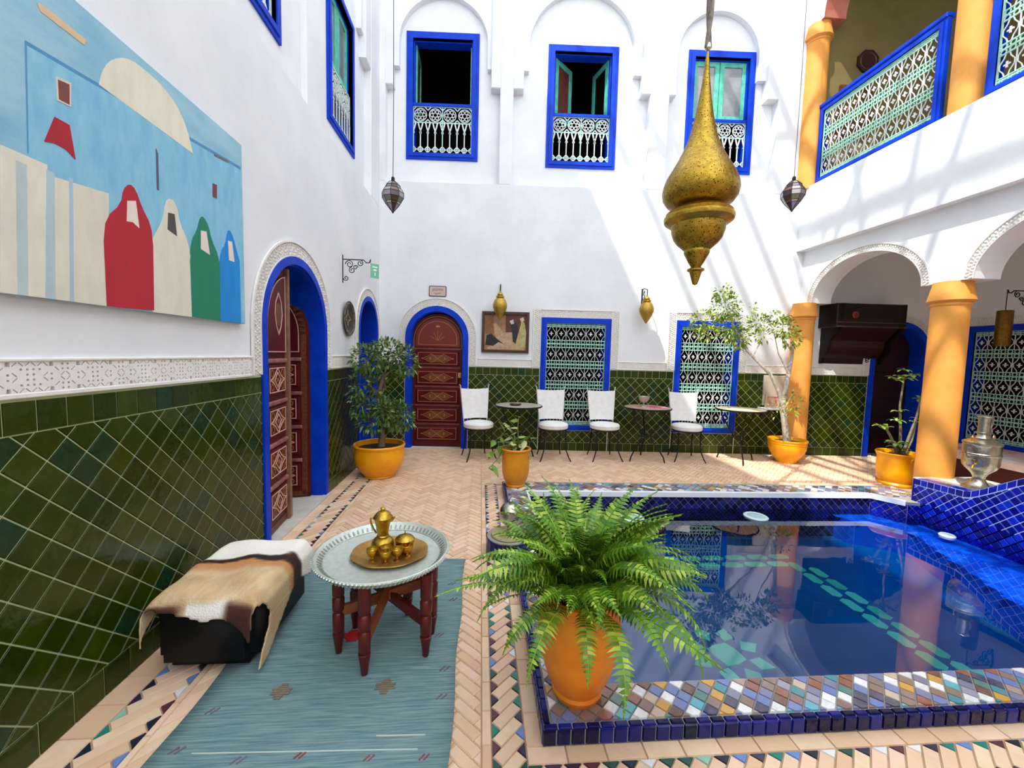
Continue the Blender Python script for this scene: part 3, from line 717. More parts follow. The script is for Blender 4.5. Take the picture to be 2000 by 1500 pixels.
# ================================================================== DOORS AND WINDOWS
def uarch(c, h1, h2, z0, zs, n=24, dz=None):
    a = [(c - h1, z0)] + [(c + h1 * math.cos(PI - PI * i / n), zs + h1 * math.sin(PI * i / n)) for i in range(n + 1)] + [(c + h1, z0)]
    b = [(c + h2, z0)] + [(c + h2 * math.cos(PI * i / n), zs + h2 * math.sin(PI * i / n)) for i in range(n + 1)] + [(c - h2, z0)]
    return (a + b)[::-1]
def archframe(parent, c, h, zs, w, d0, d1):
    mb = MB(); mb.prism(uarch(c, h, h - w, 0, zs), d0, d1); mb.prism(uarch(c, h - w * .55, h - w - .012, 0, zs), d0 - .02, d1 - .03)
    return mb.build('door_frame', BLUE, parent, None, 25)
def lozenge(mb, cx, cy, w, h, d, wd=.006, mi=0):
    P = [(-.5, 0), (-.18, .5), (.18, .5), (.5, 0), (.18, -.5), (-.18, -.5)]
    for q in ([(-.5, 0), (0, .95), (.5, 0), (0, -.95)],):
        pass
    mb.ribbon([(cx - w * .5, cy), (cx - w * .2, cy + h * .5), (cx + w * .2, cy - h * .5), (cx + w * .5, cy), (cx + w * .2, cy + h * .5), (cx - w * .2, cy - h * .5)], wd, 0, d, mi, True)
    for sx in (-.53, .53): mb.ribbon([(cx + w * sx - .006, cy), (cx + w * sx + .006, cy)], .014, 0, d, mi)
    for sx in (-.25, .25): mb.ribbon([(cx + w * sx, cy - h * .12), (cx + w * sx, cy + h * .12)], .012, 0, d, mi)
# door 2: closed arched red door of the back wall
d2 = thing('door_2', 'closed arched dark red panelled door in a blue frame on the back wall', 'door', FB, None, 'structure')
archframe(d2, DOORC, DOORH, 1.74, .085, -.22, .02)
lw_ = DOORH - .09
leaf = MB().prism(archp(DOORC, lw_, .015, 1.72, n=24), -.14, -.09).build('leaf', REDR, d2)
zz = [.10, .40, .70, 1.0, 1.30]
for z in zz:
    p = MB(); p.bbox(DOORC - .34, DOORC + .34, z, z + .235, -.09, -.072, .012); p = p.build('panel', REDW, leaf)
    o = MB(); o.ribbon(rect(DOORC - .305, DOORC + .305, z + .03, z + .205), .007, 0, .003, 0, True); lozenge(o, DOORC, z + .117, .46, .135, .003); o.xf(T((0, 0, -.072)))
    o.build('ornament', GOLDP, leaf)
    q = MB(); q.prism([(DOORC - .2, z + .117), (DOORC - .08, z + .058), (DOORC + .08, z + .058), (DOORC + .2, z + .117), (DOORC + .08, z + .176), (DOORC - .08, z + .176)], -.072, -.0705); q.build('ornament_ground', OCHB, leaf)
p = MB().prism(archp(DOORC, .345, 1.60, 1.70, n=20), -.09, -.072).build('arch_panel', M('red_brown_panel', (112, 30, 14), .4), leaf)
o = MB(); o.ribbon(archp(DOORC, .30, 1.635, 1.70, n=16), .007, -.072, -.069, 0, True); o.ribbon(archp(DOORC, .375, 1.57, 1.70, n=18), .006, -.09, -.086, 0, True)
for a in range(5): o.ribbon([(DOORC, 1.70), (DOORC + .11 * math.cos(PI * (a + .5) / 5), 1.72 + .13 * math.sin(PI * (a + .5) / 5))], .005, -.072, -.070)
o.ribbon([(DOORC - .02, 1.92), (DOORC + .02, 1.92)], .03, -.072, -.069); o.build('ornament', GOLDP, leaf)
for z in zz: MB().bbox(DOORC - .36, DOORC + .36, z + .25, z + .285, -.09, -.078, .006).build('rail', M('worn_red_rail', (126, 62, 50), .5, col2=(96, 34, 28), scale=12), leaf)
MB().box(DOORC + .33, DOORC + .375, 1.12, 1.20, -.09, -.05).build('latch', BRASSD, leaf)
# door 1: left wall, two carved leaves standing ajar
d1 = thing('door_1', 'open arched dark red double door in a blue frame on the left wall', 'door', FL, None, 'structure')
archframe(d1, DL[0], DL[1], 1.67, .065, -.30, .02)
def half_leaf(name, fr, mirror, W=.535, zs=1.66, z0=.03):
    fx = (lambda x: W - x) if mirror else (lambda x: x)
    def outline(g, zb):
        w_ = W - g; arc = [(W - 0 - (w_) * math.sin(PI / 2 * i / 14), zs + (w_) * math.cos(PI / 2 * i / 14)) for i in range(15)]
        return [(fx(x), y) for x, y in [(g, zb), (W - .0, zb)] + arc]
    m = FL.inverted() @ fr
    ol = outline(0, z0); lf = MB().prism(ol if area(ol) > 0 else ol[::-1], -.045, 0).build(name, REDR, d1, m)
    MB().box(min(fx(W - .05), fx(W)), max(fx(W - .05), fx(W)), z0, zs + W - .02, 0, .03).build('meeting_stile', M('worn_stile', (150, 112, 84), .5, col2=(120, 80, 58), scale=12), lf)
    b = MB(); b.ribbon([(fx(W - .06), z0 + .03), (fx(.05), z0 + .03), (fx(.05), zs)] + [(fx(W - (W - .05) * math.sin(PI / 2 * (14 - i) / 14)), zs + (W - .05) * math.cos(PI / 2 * (14 - i) / 14)) for i in range(14)], .05, 0, .004); b.build('painted_border', M('chain_border', (132, 64, 30), .5, col2=(60, 16, 14), scale=60), lf)
    for k in range(4):
        z = z0 + .10 + k * .335; x0, x1 = sorted((fx(.09), fx(W - .07)))
        p = MB().bbox(x0, x1, z, z + .24, 0, .016, .012).build('panel', REDW, lf)
        cx = (x0 + x1) / 2; cy = z + .12
        o = MB(); o.ribbon(rect(x0 + .03, x1 - .03, z + .025, z + .215), .008, .016, .019, 0, True)
        o.ribbon([(cx - .14, cy), (cx - .07, cy + .03), (cx, cy + .095), (cx + .07, cy + .03), (cx + .14, cy), (cx + .07, cy - .03), (cx, cy - .095), (cx - .07, cy - .03)], .008, .016, .02, 0, True)
        o.ribbon([(cx - .06, cy), (cx, cy + .06), (cx + .06, cy), (cx, cy - .06)], .007, .016, .02, 0, True); o.build('ornament', PINKL, lf)
        g = MB()
        for sx in (-.09, 0, .09): g.ribbon([(cx + sx - .012, cy), (cx + sx + .012, cy)], .03, .016, .0185)
        for sx in (-1, 1):
            for sy in (-1, 1): g.ribbon(circ(cx + sx * .105, cy + sy * .055, .026, 8), .01, .016, .018, 0, True)
        g.build('ornament_fill', M('ochre_fill', (150, 98, 30), .5), lf)
        MB().bbox(x0 - .02, x1 + .02, z + .255, z + .29, 0, .022, .008).build('rail', PINKL if False else M('pale_rail', (170, 120, 112), .5, col2=(110, 40, 40), scale=14), lf)
    a0 = z0 + .10 + 4 * .335 + .01
    tp = [(W - .07, a0), (.09, a0), (.09, zs)] + [(W - (W - .09) * math.sin(PI / 2 * (12 - i) / 12), zs + (W - .09) * math.cos(PI / 2 * (12 - i) / 12)) for i in range(1, 12)] + [(W - .07, zs + W - .095)]
    tp = [(fx(x), y) for x, y in tp]; tp = tp if area(tp) > 0 else tp[::-1]
    MB().prism(tp, 0, .014).build('arch_panel', REDW, lf)
    o = MB(); o.ribbon(inset(tp, .03) or tp, .008, .014, .018, 0, True); cx = fx(W * .60); cy = a0 + .30
    o.ribbon([(cx, cy + .17), (cx - .06, cy + .09), (cx - .075, cy), (cx - .05, cy - .09), (cx, cy - .16), (cx + .05, cy - .09), (cx + .075, cy), (cx + .06, cy + .09)], .009, .014, .019, 0, True); o.build('ornament', PINKL, lf)
    q = MB(); q.prism([(cx + .055 * math.cos(PI / 4 * k), cy + .10 * math.sin(PI / 4 * k)) for k in range(8)], .014, .017); q.build('ornament_fill', OCHB, lf)
    return lf
u = Vector((-.11, .994, 0)).normalized()
half_leaf('door_leaf', frame((-1.615, 3.105, 0), u, u.cross(Vector((0, 0, 1)))), False)
u = Vector((.97, .20, 0)).normalized()
half_leaf('door_leaf', frame((-1.70 - .52, 4.145 - .105, 0), u, u.cross(Vector((0, 0, 1)))), True)
MB().box(3.04, 4.26, 0, .02, -.34, .04).build('threshold', STONE, d1)
# door 3: open arched doorway left of the corner; door 4: gallery doorway
d3 = thing('door_3', 'dark open arched doorway in a blue frame behind the bushy potted tree', 'door', FL, None, 'structure'); archframe(d3, DL2[0], DL2[1], 1.765, .06, -.30, .02)
d4 = thing('door_4', 'dark arched doorway in a blue frame under the arcade gallery', 'door', FB, None, 'structure'); archframe(d4, 8.27, .48, 1.70, .08, -.25, .02)
lf4 = MB().prism(archp(8.27, .39, .02, 1.69, n=20), -.26, -.22).build('leaf', M('near_black_red_wood', (46, 10, 12), .4), d4)
for z in (.15, .6, 1.05): MB().bbox(8.27 - .3, 8.27 + .3, z, z + .34, -.22, -.205, .012).build('panel', M('near_black_red_panel', (40, 8, 12), .4), lf4)

# ---- grilles
def lobe(mb, cx, cy, s_, d0, d1, mi=0):
    for a in range(4): mb.ribbon([(cx, cy), (cx + s_ * math.cos(PI / 2 * a), cy + s_ * (1.15 if a % 2 else .8) * math.sin(PI / 2 * a))], s_ * .62, d0, d1, mi)
CELLS = {}
def cellA(w, h):
    k = ('A', round(w, 4), round(h, 4))
    if k not in CELLS:
        mb = MB(); t = .0085; x = w * .42
        mb.ribbon([(-x * .25, h / 2), (-x * .45, h * .32), (-x, h * .1), (-x, -h * .1), (-x * .45, -h * .32), (-x * .25, -h / 2)], t * .75, -.005, .005)
        mb.ribbon([(x * .25, h / 2), (x * .45, h * .32), (x, h * .1), (x, -h * .1), (x * .45, -h * .32), (x * .25, -h / 2)], t * .75, -.005, .005)
        mb.ribbon([(w / 2, -h / 2), (w / 2, h / 2)], t * .6, -.006, .006)
        lobe(mb, 0, 0, w * .155, -.006, .006)
        CELLS[k] = mb.mesh('grille_cell', IRONW)
    return CELLS[k]
def bandA(w, h, n):
    k = ('B', round(w, 4), round(h, 4))
    if k not in CELLS:
        mb = MB(); mb.ribbon([(0, h / 2 - .004), (w, h / 2 - .004)], .012, -.007, .007); mb.ribbon([(0, -h / 2 + .004), (w, -h / 2 + .004)], .012, -.007, .007); mb.ribbon([(0, 0), (w, 0)], .016, -.005, .006)
        for i in range(n * 2):
            for s_ in (-1, 1): mb.ribbon(circ((i + .5) * w / (n * 2), s_ * h * .25, min(w / n / 4.4, h * .22), 8), .009, -.004, .005, 0, True)
        CELLS[k] = mb.mesh('grille_band', MINT)
    return CELLS[k]
def grilleA(parent, x0, x1, y0, y1, cols, rows, d, bf=.6):
    """rows of white lozenges between mint chain bands"""
    w = (x1 - x0) / cols; H = (y1 - y0) / (rows + rows * bf); bh = H * bf
    y = y0
    put('grille_band', bandA(x1 - x0, bh * .5, cols), parent, T((x0, y + bh * .25, d))); y += bh * .5
    for r in range(rows):
        for c in range(cols): put('grille_cell', cellA(w, H), parent, T((x0 + (c + .5) * w, y + H / 2, d)))
        y += H; last = r == rows - 1; b = bh * (.5 if last else 1)
        put('grille_band', bandA(x1 - x0, b, cols), parent, T((x0, y + b / 2, d))); y += b
    mb = MB(); mb.ribbon(rect(x0, x1, y0, y1), .014, -.008, .008, 0, True); mb.build('grille_rim', MINT, parent, T((0, 0, d)))
def grilleB(parent, x0, x1, y0, y1, d):
    """four rosettes over a row of keyhole balusters"""
    w = (x1 - x0) / 4; h = y1 - y0; yr = y1 - w * .5 - .01
    k = ('R', round(w, 3))
    if k not in CELLS:
        mb = MB(); mb.ribbon(circ(0, 0, w * .42, 12), .010, -.005, .005, 0, True)
        for a in range(6): mb.ribbon(circ(w * .24 * math.cos(PI / 3 * a), w * .24 * math.sin(PI / 3 * a), w * .115, 6), .009, -.004, .006, 0, True)
        for sx in (-1, 1):
            for sy in (-1, 1): mb.ribbon([(sx * w * .5, sy * w * .3), (sx * w * .3, sy * w * .5)], .012, -.005, .005)
        CELLS[k] = mb.mesh('grille_rosette', IRONW)
    for c in range(4): put('grille_rosette', CELLS[k], parent, T((x0 + (c + .5) * w, yr, d)))
    hb = yr - w * .5 - y0; k = ('K', round(w, 3), round(hb, 3))
    if k not in CELLS:
        mb = MB(); p = w / 2
        mb.ribbon([(0, 0), (0, hb * .62)], .015, -.006, .006); mb.ribbon(circ(0, hb * .68, p * .13, 6), .012, -.006, .006, 0, True)
        mb.ribbon([(0, hb * .74), (-p * .16, hb * .84), (-p * .32, hb)], .02, -.005, .005); mb.ribbon([(0, hb * .74), (p * .16, hb * .84), (p * .32, hb)], .02, -.005, .005)
        for sx in (-1, 1): mb.ribbon([(sx * p * .1, hb * .06), (sx * p * .4, hb * .14), (sx * p * .1, hb * .22)], .014, -.005, .005)
        CELLS[k] = mb.mesh('grille_baluster', IRONW)
    for c in range(9): put('grille_baluster', CELLS[k], parent, T((x0 + c * w / 2 + (.004 if c == 0 else -.004 if c == 8 else 0), y0, d)))
    mb = MB(); mb.ribbon(rect(x0, x1, y0, y1), .02, -.008, .008, 0, True); mb.ribbon([(x0, yr - w * .5), (x1, yr - w * .5)], .016, -.006, .006); mb.ribbon([(x0, y0 + hb * .14), (x1, y0 + hb * .14)], .014, -.006, .006)
    mb.ribbon([((x0 + x1) / 2, y0), ((x0 + x1) / 2, y1)], .014, -.007, .007); mb.build('grille_rim', MINT, parent, T((0, 0, d)))
def winframe(parent, x0, x1, y0, y1, w, d0, d1):
    mb = MB(); mb.prism(rect(x0, x1, y0, y1), d0, d1, [rect(x0 + w, x1 - w, y0 + w, y1 - w)]); mb.prism(rect(x0 + w * .45, x1 - w * .45, y0 + w * .45, y1 - w * .45), d0, d1 + .012, [rect(x0 + w, x1 - w, y0 + w, y1 - w)])
    mb.prism(rect(x0 + w * .9, x1 - w * .9, y0 + w * .9, y1 - w * .9), d0 - .02, d1 - .05, [rect(x0 + w + .02, x1 - w - .02, y0 + w + .02, y1 - w - .02)])
    return mb.build('window_frame', BLUE, parent)
for i, (w_, lb) in enumerate(((W4, 'blue framed window with white lozenge grille behind two white chairs'), (W5, 'blue framed window with white lozenge grille beside the leaning tree'))):
    t = thing('window_%d' % (4 + i), lb, 'window', FB, None, 'structure')
    winframe(t, w_[0], w_[1], w_[2], w_[3], .085, -.2, .02); grilleA(t, w_[0] + .085, w_[1] - .085, w_[2] + .085, w_[3] - .085, 6, 5, -.01)
t = thing('window_6', 'blue framed grille window on the gallery side wall behind the samovar', 'window', FG, None, 'structure')
winframe(t, -5.62, -4.55, .33, 2.10, .09, -.15, .02); grilleA(t, -5.53, -4.64, .42, 2.01, 6, 5, -.01)
def shutter(parent, fr, W, H, panel):
    s_ = MB().prism(rect(0, W, 0, H), -.02, .02, [rect(.07, W - .07, .08, H - .08)]).build('shutter', TEAL, parent, fr)
    MB().box(.07, W - .07, .08, H - .08, -.006, .006).build('pane', panel, s_)
    return s_
UPL = ('upper blue framed window standing open and dark, left of the three', 'upper blue framed window with teal shutters swung inward, middle of the three', 'upper blue framed window with closed glazed teal shutters behind the brass lamp')
for i, w_ in enumerate(UW):
    t = thing('window_%d' % (1 + i), UPL[i], 'window', FB, None, 'structure')
    x0, x1, y0, y1 = w_; g = .10; ym = y0 + (y1 - y0) * .445
    winframe(t, x0, x1, y0, y1, g, -.30, -.13)
    MB().box(x0 + g, x1 - g, ym - .03, ym + .01, -.25, -.14).build('sill_rail', BLUE, t)
    grilleB(t, x0 + g, x1 - g, y0 + g, ym - .03, -.165)
    W = (x1 - x0 - 2 * g) / 2; H = y1 - g - ym - .02
    if i == 0:
        for s_ in (0, 1): shutter(t, T((x0 + g + .02 if s_ == 0 else x1 - g - .02, ym + .01, -.25)) @ Matrix.Rotation(PI / 2 + (.06 if s_ == 0 else .02), 4, 'Y'), W, H, REDR)
    elif i == 1:
        shutter(t, T((x0 + g + .02, ym + .01, -.25)) @ Matrix.Rotation(PI / 2 - .75, 4, 'Y'), W, H, M('brown_panel', (104, 52, 40), .5, col2=(80, 34, 28), scale=10))
        shutter(t, T((x1 - g - .02, ym + .01, -.25)) @ Matrix.Rotation(PI / 2 + .35, 4, 'Y'), W, H, DWOOD)
    else:
        for s_ in (0, 1): shutter(t, T((x0 + g + s_ * W, ym + .01, -.22)), W - .01, H, GLASS)
# left wall upper windows
t = thing('window_7', 'high blue framed grille window cut by the top edge on the left wall', 'window', FL, None, 'structure')
x0, x1, y0, y1 = LW[0]; winframe(t, x0, x1, y0, y1, .085, -.3, -.08); grilleB(t, x0 + .085, x1 - .085, y0 + .085, y0 + .72, -.12); grilleA(t, x0 + .085, x1 - .085, y0 + .74, y1 - .085, 5, 2, -.12)
t = thing('window_8', 'high blue framed window with teal casement and mint grille on the left wall', 'window', FL, None, 'structure')
x0, x1, y0, y1 = LW[1]; winframe(t, x0, x1, y0, y1, .085, -.3, -.08); grilleB(t, x0 + .085, x1 - .085, y0 + .085, y0 + .68, -.12)
for s_ in (0, 1): shutter(t, T((x0 + .085 + s_ * .365, y0 + .70, -.16)), .36, y1 - y0 - .79, GLASS)
# gallery railings
def railing(y0, y1, label):
    t = thing('gallery_railing', label, 'railing', FA, 'blue framed gallery railings')
    winframe(t, -y1, -y0, 4.16, 5.27, .075, -.0, .05); grilleA(t, -y1 + .08, -y0 - .08, 4.24, 5.19, 11, 3, .03, .5)
    MB().bbox(-y1, -y0, 5.26, 5.31, -.03, .07, .01).build('handrail', BLUE, t)
railing(4.27, 5.93, 'blue framed gallery railing with mint and white lozenge ironwork, between the two upper columns')
railing(2.20, 3.87, 'blue framed gallery railing cut off by the right edge of the photo')
# ================================================================== THINGS
# ---- big canvas on the left wall
PT = .035
pt = thing('canvas_painting', 'large naive canvas of hooded figures before a pale blue town on the left wall', 'painting', FL)
PY0, PY1, PZ0, PZ1 = .70, 2.80, 1.66, 2.79
ptc = MB().bbox(PY0, PY1, PZ0, PZ1, .008, PT, .004).build('canvas', M('painted_sky', (166, 206, 220), .8, col2=(124, 184, 214), scale=2.4, stretch=(1, 2.5, 1), bump=.15, bscale=90), pt)
MB().prism(rect(PY0 + .01, PY1 - .01, PZ0 + .01, PZ1 - .01), -.0, .008, [rect(PY0 + .05, PY1 - .05, PZ0 + .05, PZ1 - .05)]).build('stretcher_bars', WOODL, pt)
_k = [0]
def paint(pts, col, name='painted_shape', col2=None, world=None):
    _k[0] += 1
    if world is None:
        q = []
        for px, py in pts:
            p = onX(px, py, XL + PT); q.append((p.y, p.z))
    else: q = world
    if len(q) > 8 and name != 'painted_line':
        r_ = []
        for i in range(len(q)):
            a, b = q[i], q[(i + 1) % len(q)]
            if math.dist(a, b) > .25: r_ += [a, b] if not r_ or r_[-1] != a else [b]
            else: r_ += [(a[0] * .75 + b[0] * .25, a[1] * .75 + b[1] * .25), (a[0] * .25 + b[0] * .75, a[1] * .25 + b[1] * .75)]
        q = [p for i, p in enumerate(r_) if math.dist(p, r_[i - 1]) > 1e-5]
    q = cliprect(q, PY0, PY1, PZ0, PZ1) if len(q) < 5 else [(min(max(a, PY0), PY1 - .001), min(max(b, PZ0), PZ1 - .001)) for a, b in q]
    if area(q) < 0: q = q[::-1]
    d = PT + .00016 * _k[0]
    MB().prism(q, PT - .002, d).build(name, M('paint_%d' % _k[0], col, .8, col2=col2 or tuple(int(c * .94) for c in col), scale=6, stretch=(3, 1, 1)), ptc)
paint([(50, 80), (470, 330), (472, 640), (50, 640)], (122, 186, 220), 'painted_wall', (146, 204, 228))
paint([(48, 78), (470, 326), (470, 332), (48, 86)], (84, 150, 200), 'painted_line'); paint([(48, 80), (52, 82), (56, 300), (53, 300)], (92, 156, 200), 'painted_line')
dome = [(193, 165)] + [(193 + 6, 140), (212, 120), (232, 112), (256, 116), (282, 136), (315, 165), (345, 205), (365, 250), (377, 300)]
paint(dome, (236, 232, 214), 'painted_dome')
paint([(0, 282), (92, 322), (92, 620), (0, 620)], (232, 228, 212), 'painted_tower'); paint([(104, 345), (212, 378), (212, 620), (104, 620)], (228, 224, 206), 'painted_tower')
paint([(30, 312), (52, 322), (55, 590), (34, 590)], (190, 208, 214), 'painted_stripe'); paint([(90, 330), (106, 338), (108, 600), (88, 600)], (182, 206, 216), 'painted_stripe'); paint([(134, 345), (142, 350), (144, 600), (136, 600)], (176, 200, 220), 'painted_stripe')
paint([(72, 5), (84, 10), (168, 78), (164, 88), (78, 22)], (226, 196, 164), 'painted_cloud'); paint([(108, 148), (138, 162), (138, 209), (111, 196)], (228, 214, 206), 'painted_window'); paint([(112, 155), (135, 165), (135, 205), (114, 194)], (134, 74, 64), 'painted_window')
paint([(106, 228), (135, 244), (147, 312), (128, 292), (106, 280), (86, 276)], (178, 32, 50), 'painted_flag')
paint([(304, 290), (308, 300), (310, 372), (306, 370)], (96, 92, 110), 'painted_line'); paint([(418, 300), (446, 314), (446, 318), (418, 304)], (120, 110, 110), 'painted_line')
paint([(415, 358), (423, 361), (423, 388), (415, 384)], (130, 62, 74), 'painted_window')
def figure(pts, col, face, fc=(242, 226, 216)):
    paint(pts, col, 'painted_figure'); paint(face, fc, 'painted_face')
figure([(298, 612), (296, 470), (318, 430), (322, 395), (332, 386), (344, 400), (350, 435), (366, 470), (374, 520), (374, 622)], (230, 226, 208), [(327, 415), (340, 418), (345, 462), (326, 448)], (82, 78, 80))
figure([(208, 600), (202, 470), (206, 425), (236, 398), (240, 370), (252, 358), (264, 370), (276, 405), (294, 440), (298, 480), (300, 606)], (186, 34, 52), [(247, 392), (264, 392), (271, 446), (258, 434), (246, 432)])
figure([(374, 618), (370, 510), (373, 470), (384, 450), (390, 425), (396, 422), (406, 440), (412, 468), (426, 500), (430, 540), (430, 628)], (30, 132, 100), [(391, 450), (402, 452), (409, 498), (391, 486)])
figure([(430, 629), (428, 520), (430, 492), (440, 475), (443, 452), (448, 449), (454, 462), (460, 485), (467, 510), (470, 632)], (24, 142, 224), [(444, 470), (452, 472), (457, 512), (446, 508)])

# ---- framed picture on the back wall
x0, y1_ = onB(942, 608); x1, y0_ = onB(1032, 690)
fp = thing('framed_picture', 'small framed painting of robed figures behind the left brass wall lamp', 'picture', FB)
MB().prism(rect(x0, x1, y0_, y1_), 0, .04, [rect(x0 + .04, x1 - .04, y0_ + .04, y1_ - .04)]).build('frame', M('brown_frame', (70, 38, 26), .4, col2=(48, 24, 18), scale=20), fp)
fpc = MB().box(x0 + .03, x1 - .03, y0_ + .03, y1_ - .03, .004, .015).build('canvas', M('picture_ground', (176, 140, 104), .7, col2=(140, 96, 70), scale=5), fp)
def pp(pts, col, nm, k):
    q = [(x0 + (x1 - x0) * a, y0_ + (y1_ - y0_) * b) for a, b in pts]; q = q if area(q) > 0 else q[::-1]
    MB().prism(q, .014, .015 + .0003 * k).build(nm, M('pic_%d' % k, col, .7, col2=tuple(int(c * .8) for c in col), scale=20), fpc)
pp([(.06, .93), (.25, .93), (.25, .45), (.06, .45)], (152, 104, 64), 'painted_pillar', 1); pp([(.5, .93), (.94, .93), (.94, .5), (.5, .5)], (104, 56, 48), 'painted_back_wall', 2)
pp([(.1, .08), (.9, .08), (.7, .5), (.45, .5), (.3, .72), (.24, .7), (.3, .3)], (206, 170, 136), 'painted_floor', 3)
pp([(.08, .18), (.24, .16), (.36, .26), (.48, .2), (.3, .36), (.2, .46), (.1, .42)], (36, 42, 44), 'painted_seated_figure', 4)
pp([(.66, .28), (.72, .22), (.78, .55), (.72, .74), (.64, .8), (.6, .74), (.64, .5)], (40, 40, 44), 'painted_dark_figure', 5)
pp([(.72, .16), (.92, .14), (.94, .5), (.9, .74), (.84, .8), (.78, .5)], (198, 184, 126), 'painted_robed_figure', 6)
pp([(.79, .84), (.87, .88), (.9, .8), (.83, .76)], (226, 200, 180), 'painted_turban', 7); pp([(.58, .78), (.66, .82), (.68, .72), (.62, .7)], (220, 210, 200), 'painted_turban', 8)

# ---- room sign over the red door
sx0, sy1 = onB(838, 558); sx1, sy0 = onB(872, 580)
sg = thing('room_sign', 'small pink enamel name sign above the arched red door', 'sign', FB)
def rrect(a, b, c, d, r, n=4):
    o = []
    for cx, cy, s_ in ((b - r, c + r, -PI / 2), (b - r, d - r, 0), (a + r, d - r, PI / 2), (a + r, c + r, PI)): o += [(cx + r * math.cos(s_ + PI / 2 * i / n), cy + r * math.sin(s_ + PI / 2 * i / n)) for i in range(n + 1)]
    return o
MB().prism(rrect(sx0, sx1, sy0, sy1, .02), 0, .012).build('sign_edge', M('sign_edge', (96, 88, 84), .5), sg)
sgf = MB().prism(rrect(sx0 + .014, sx1 - .014, sy0 + .014, sy1 - .014, .014), .01, .015).build('sign_face', M('sign_face', (206, 182, 172), .4), sg)
def text_mesh(txt, size, mat, depth=.001):
    c = bpy.data.curves.new('lettering', 'FONT'); c.body = txt; c.size = size; c.align_x = 'CENTER'; c.extrude = depth
    o = bpy.data.objects.new('lettering_tmp', c); COL.objects.link(o); bpy.context.view_layer.update()
    me = bpy.data.meshes.new_from_object(o.evaluated_get(bpy.context.evaluated_depsgraph_get())); bpy.data.objects.remove(o); me.materials.clear(); me.materials.append(mat); me.name = 'lettering'; return me
TXT = M('sign_letters', (120, 92, 84), .5)
put('lettering', text_mesh('JASMIN', .055, TXT), sgf, T(((sx0 + sx1) / 2, sy0 + .088, .0155)))
mb = MB(); cx = (sx0 + sx1) / 2
mb.ribbon([(cx + .05, sy0 + .06), (cx + .03, sy0 + .045), (cx + .01, sy0 + .05), (cx - .01, sy0 + .04), (cx - .035, sy0 + .045), (cx - .05, sy0 + .06)], .007, .015, .0165)
for a, b in ((.03, .066), (-.01, .065), (.0, .03), (-.03, .03)): mb.ribbon([(cx + a - .003, sy0 + b), (cx + a + .003, sy0 + b)], .006, .015, .0165)
mb.build('arabic_lettering', TXT, sgf)

# ---- wall brackets
def scrolls(mb, L, H, r=.006, s_=1):
    """wrought iron bracket in the local xz plane: back bar at x=0, arm along +x"""
    mb.tube([(0, 0, -H), (0, 0, .05)], r * 1.4, 6); mb.tube([(0, 0, 0), (L * .75, 0, 0), (L * .85, 0, -.03), (L * .95, 0, -.03), (L, 0, .01)], r, 6)
    def sp(cx, cz, R, turns, a0, d=1): mb.tube([(cx + R * (1 - .75 * i / 20) * math.cos(a0 + d * turns * 2 * PI * i / 20), 0, cz + R * (1 - .75 * i / 20) * math.sin(a0 + d * turns * 2 * PI * i / 20)) for i in range(21)], r * .8, 5)
    sp(L * .62, -L * .12, L * .12, 1.4, PI / 2, -1); sp(L * .25, -L * .17, L * .15, 1.5, PI, -1); sp(L * .34, -L * .38, L * .12, 1.4, PI / 2, 1); sp(L * .12, -H * .8, L * .1, 1.3, PI, 1); sp(L * .46, -L * .28, L * .09, 1.3, 0, 1)
yb = onX(667, 545, XL)
BL = .31
bk = thing('sign_bracket', 'scrolled wrought iron bracket on the left wall over the round plate', 'bracket', T((XL, 4.78, 2.53)))
mb = MB(); scrolls(mb, BL, .26); mb.build('scrollwork', IRON, bk)
es = thing('exit_sign', 'small green exit sign hanging from the scrolled bracket', 'sign', T((XL + BL, 4.78, 2.50)) @ Matrix.Rotation(.75, 4, 'Z'))
MB().box(-.0, .10, -.004, .004, -.16, 0).build('sign_plate', M('green_sign', (120, 196, 160), .5, col2=(104, 180, 146), scale=20), es)
for a, b, c, d in ((.02, .08, -.045, -.03), (.03, .07, -.08, -.062), (.045, .057, -.135, -.10)): MB().box(a, b, -.0055, -.0045, c, d).build('sign_symbol', M('sign_white', (236, 244, 240), .5), es)
MB().tube([(0, 0, 0), (0, 0, .035)], .003, 5).build('hook', IRON, es)
# ---- ceramic plate
p = onX(678, 621, XL)
pl_ = thing('wall_plate', 'dark round decorated plate on the left wall between the two doorways', 'plate', T((XL, 4.93, 1.88)) @ Matrix.Rotation(PI / 2, 4, 'Y'))
MB().lathe([(.001, .004), (.12, .006), (.16, .02), (.2, .035), (.205, .03), (.16, .01), (.1, .0)], 36, cap=False).build('dish', M('dark_plate', (52, 48, 38), .3, col2=(76, 70, 50), scale=20), pl_, None, 30)
mb = MB()
for a in range(12): mb.tube([(.175 * math.cos(PI / 6 * (a + t / 4)), .175 * math.sin(PI / 6 * (a + t / 4)), .028) for t in range(4)], .004, 4)
mb.ribbon([(0, .11), (.045, .0), (0, -.11), (-.045, 0)], .012, .007, .012, 0, True); mb.ribbon([(.1, 0), (0, .04), (-.1, 0), (0, -.04)], .01, .007, .012, 0, True); mb.build('plate_pattern', M('plate_gilt', (150, 136, 96), .4), pl_)

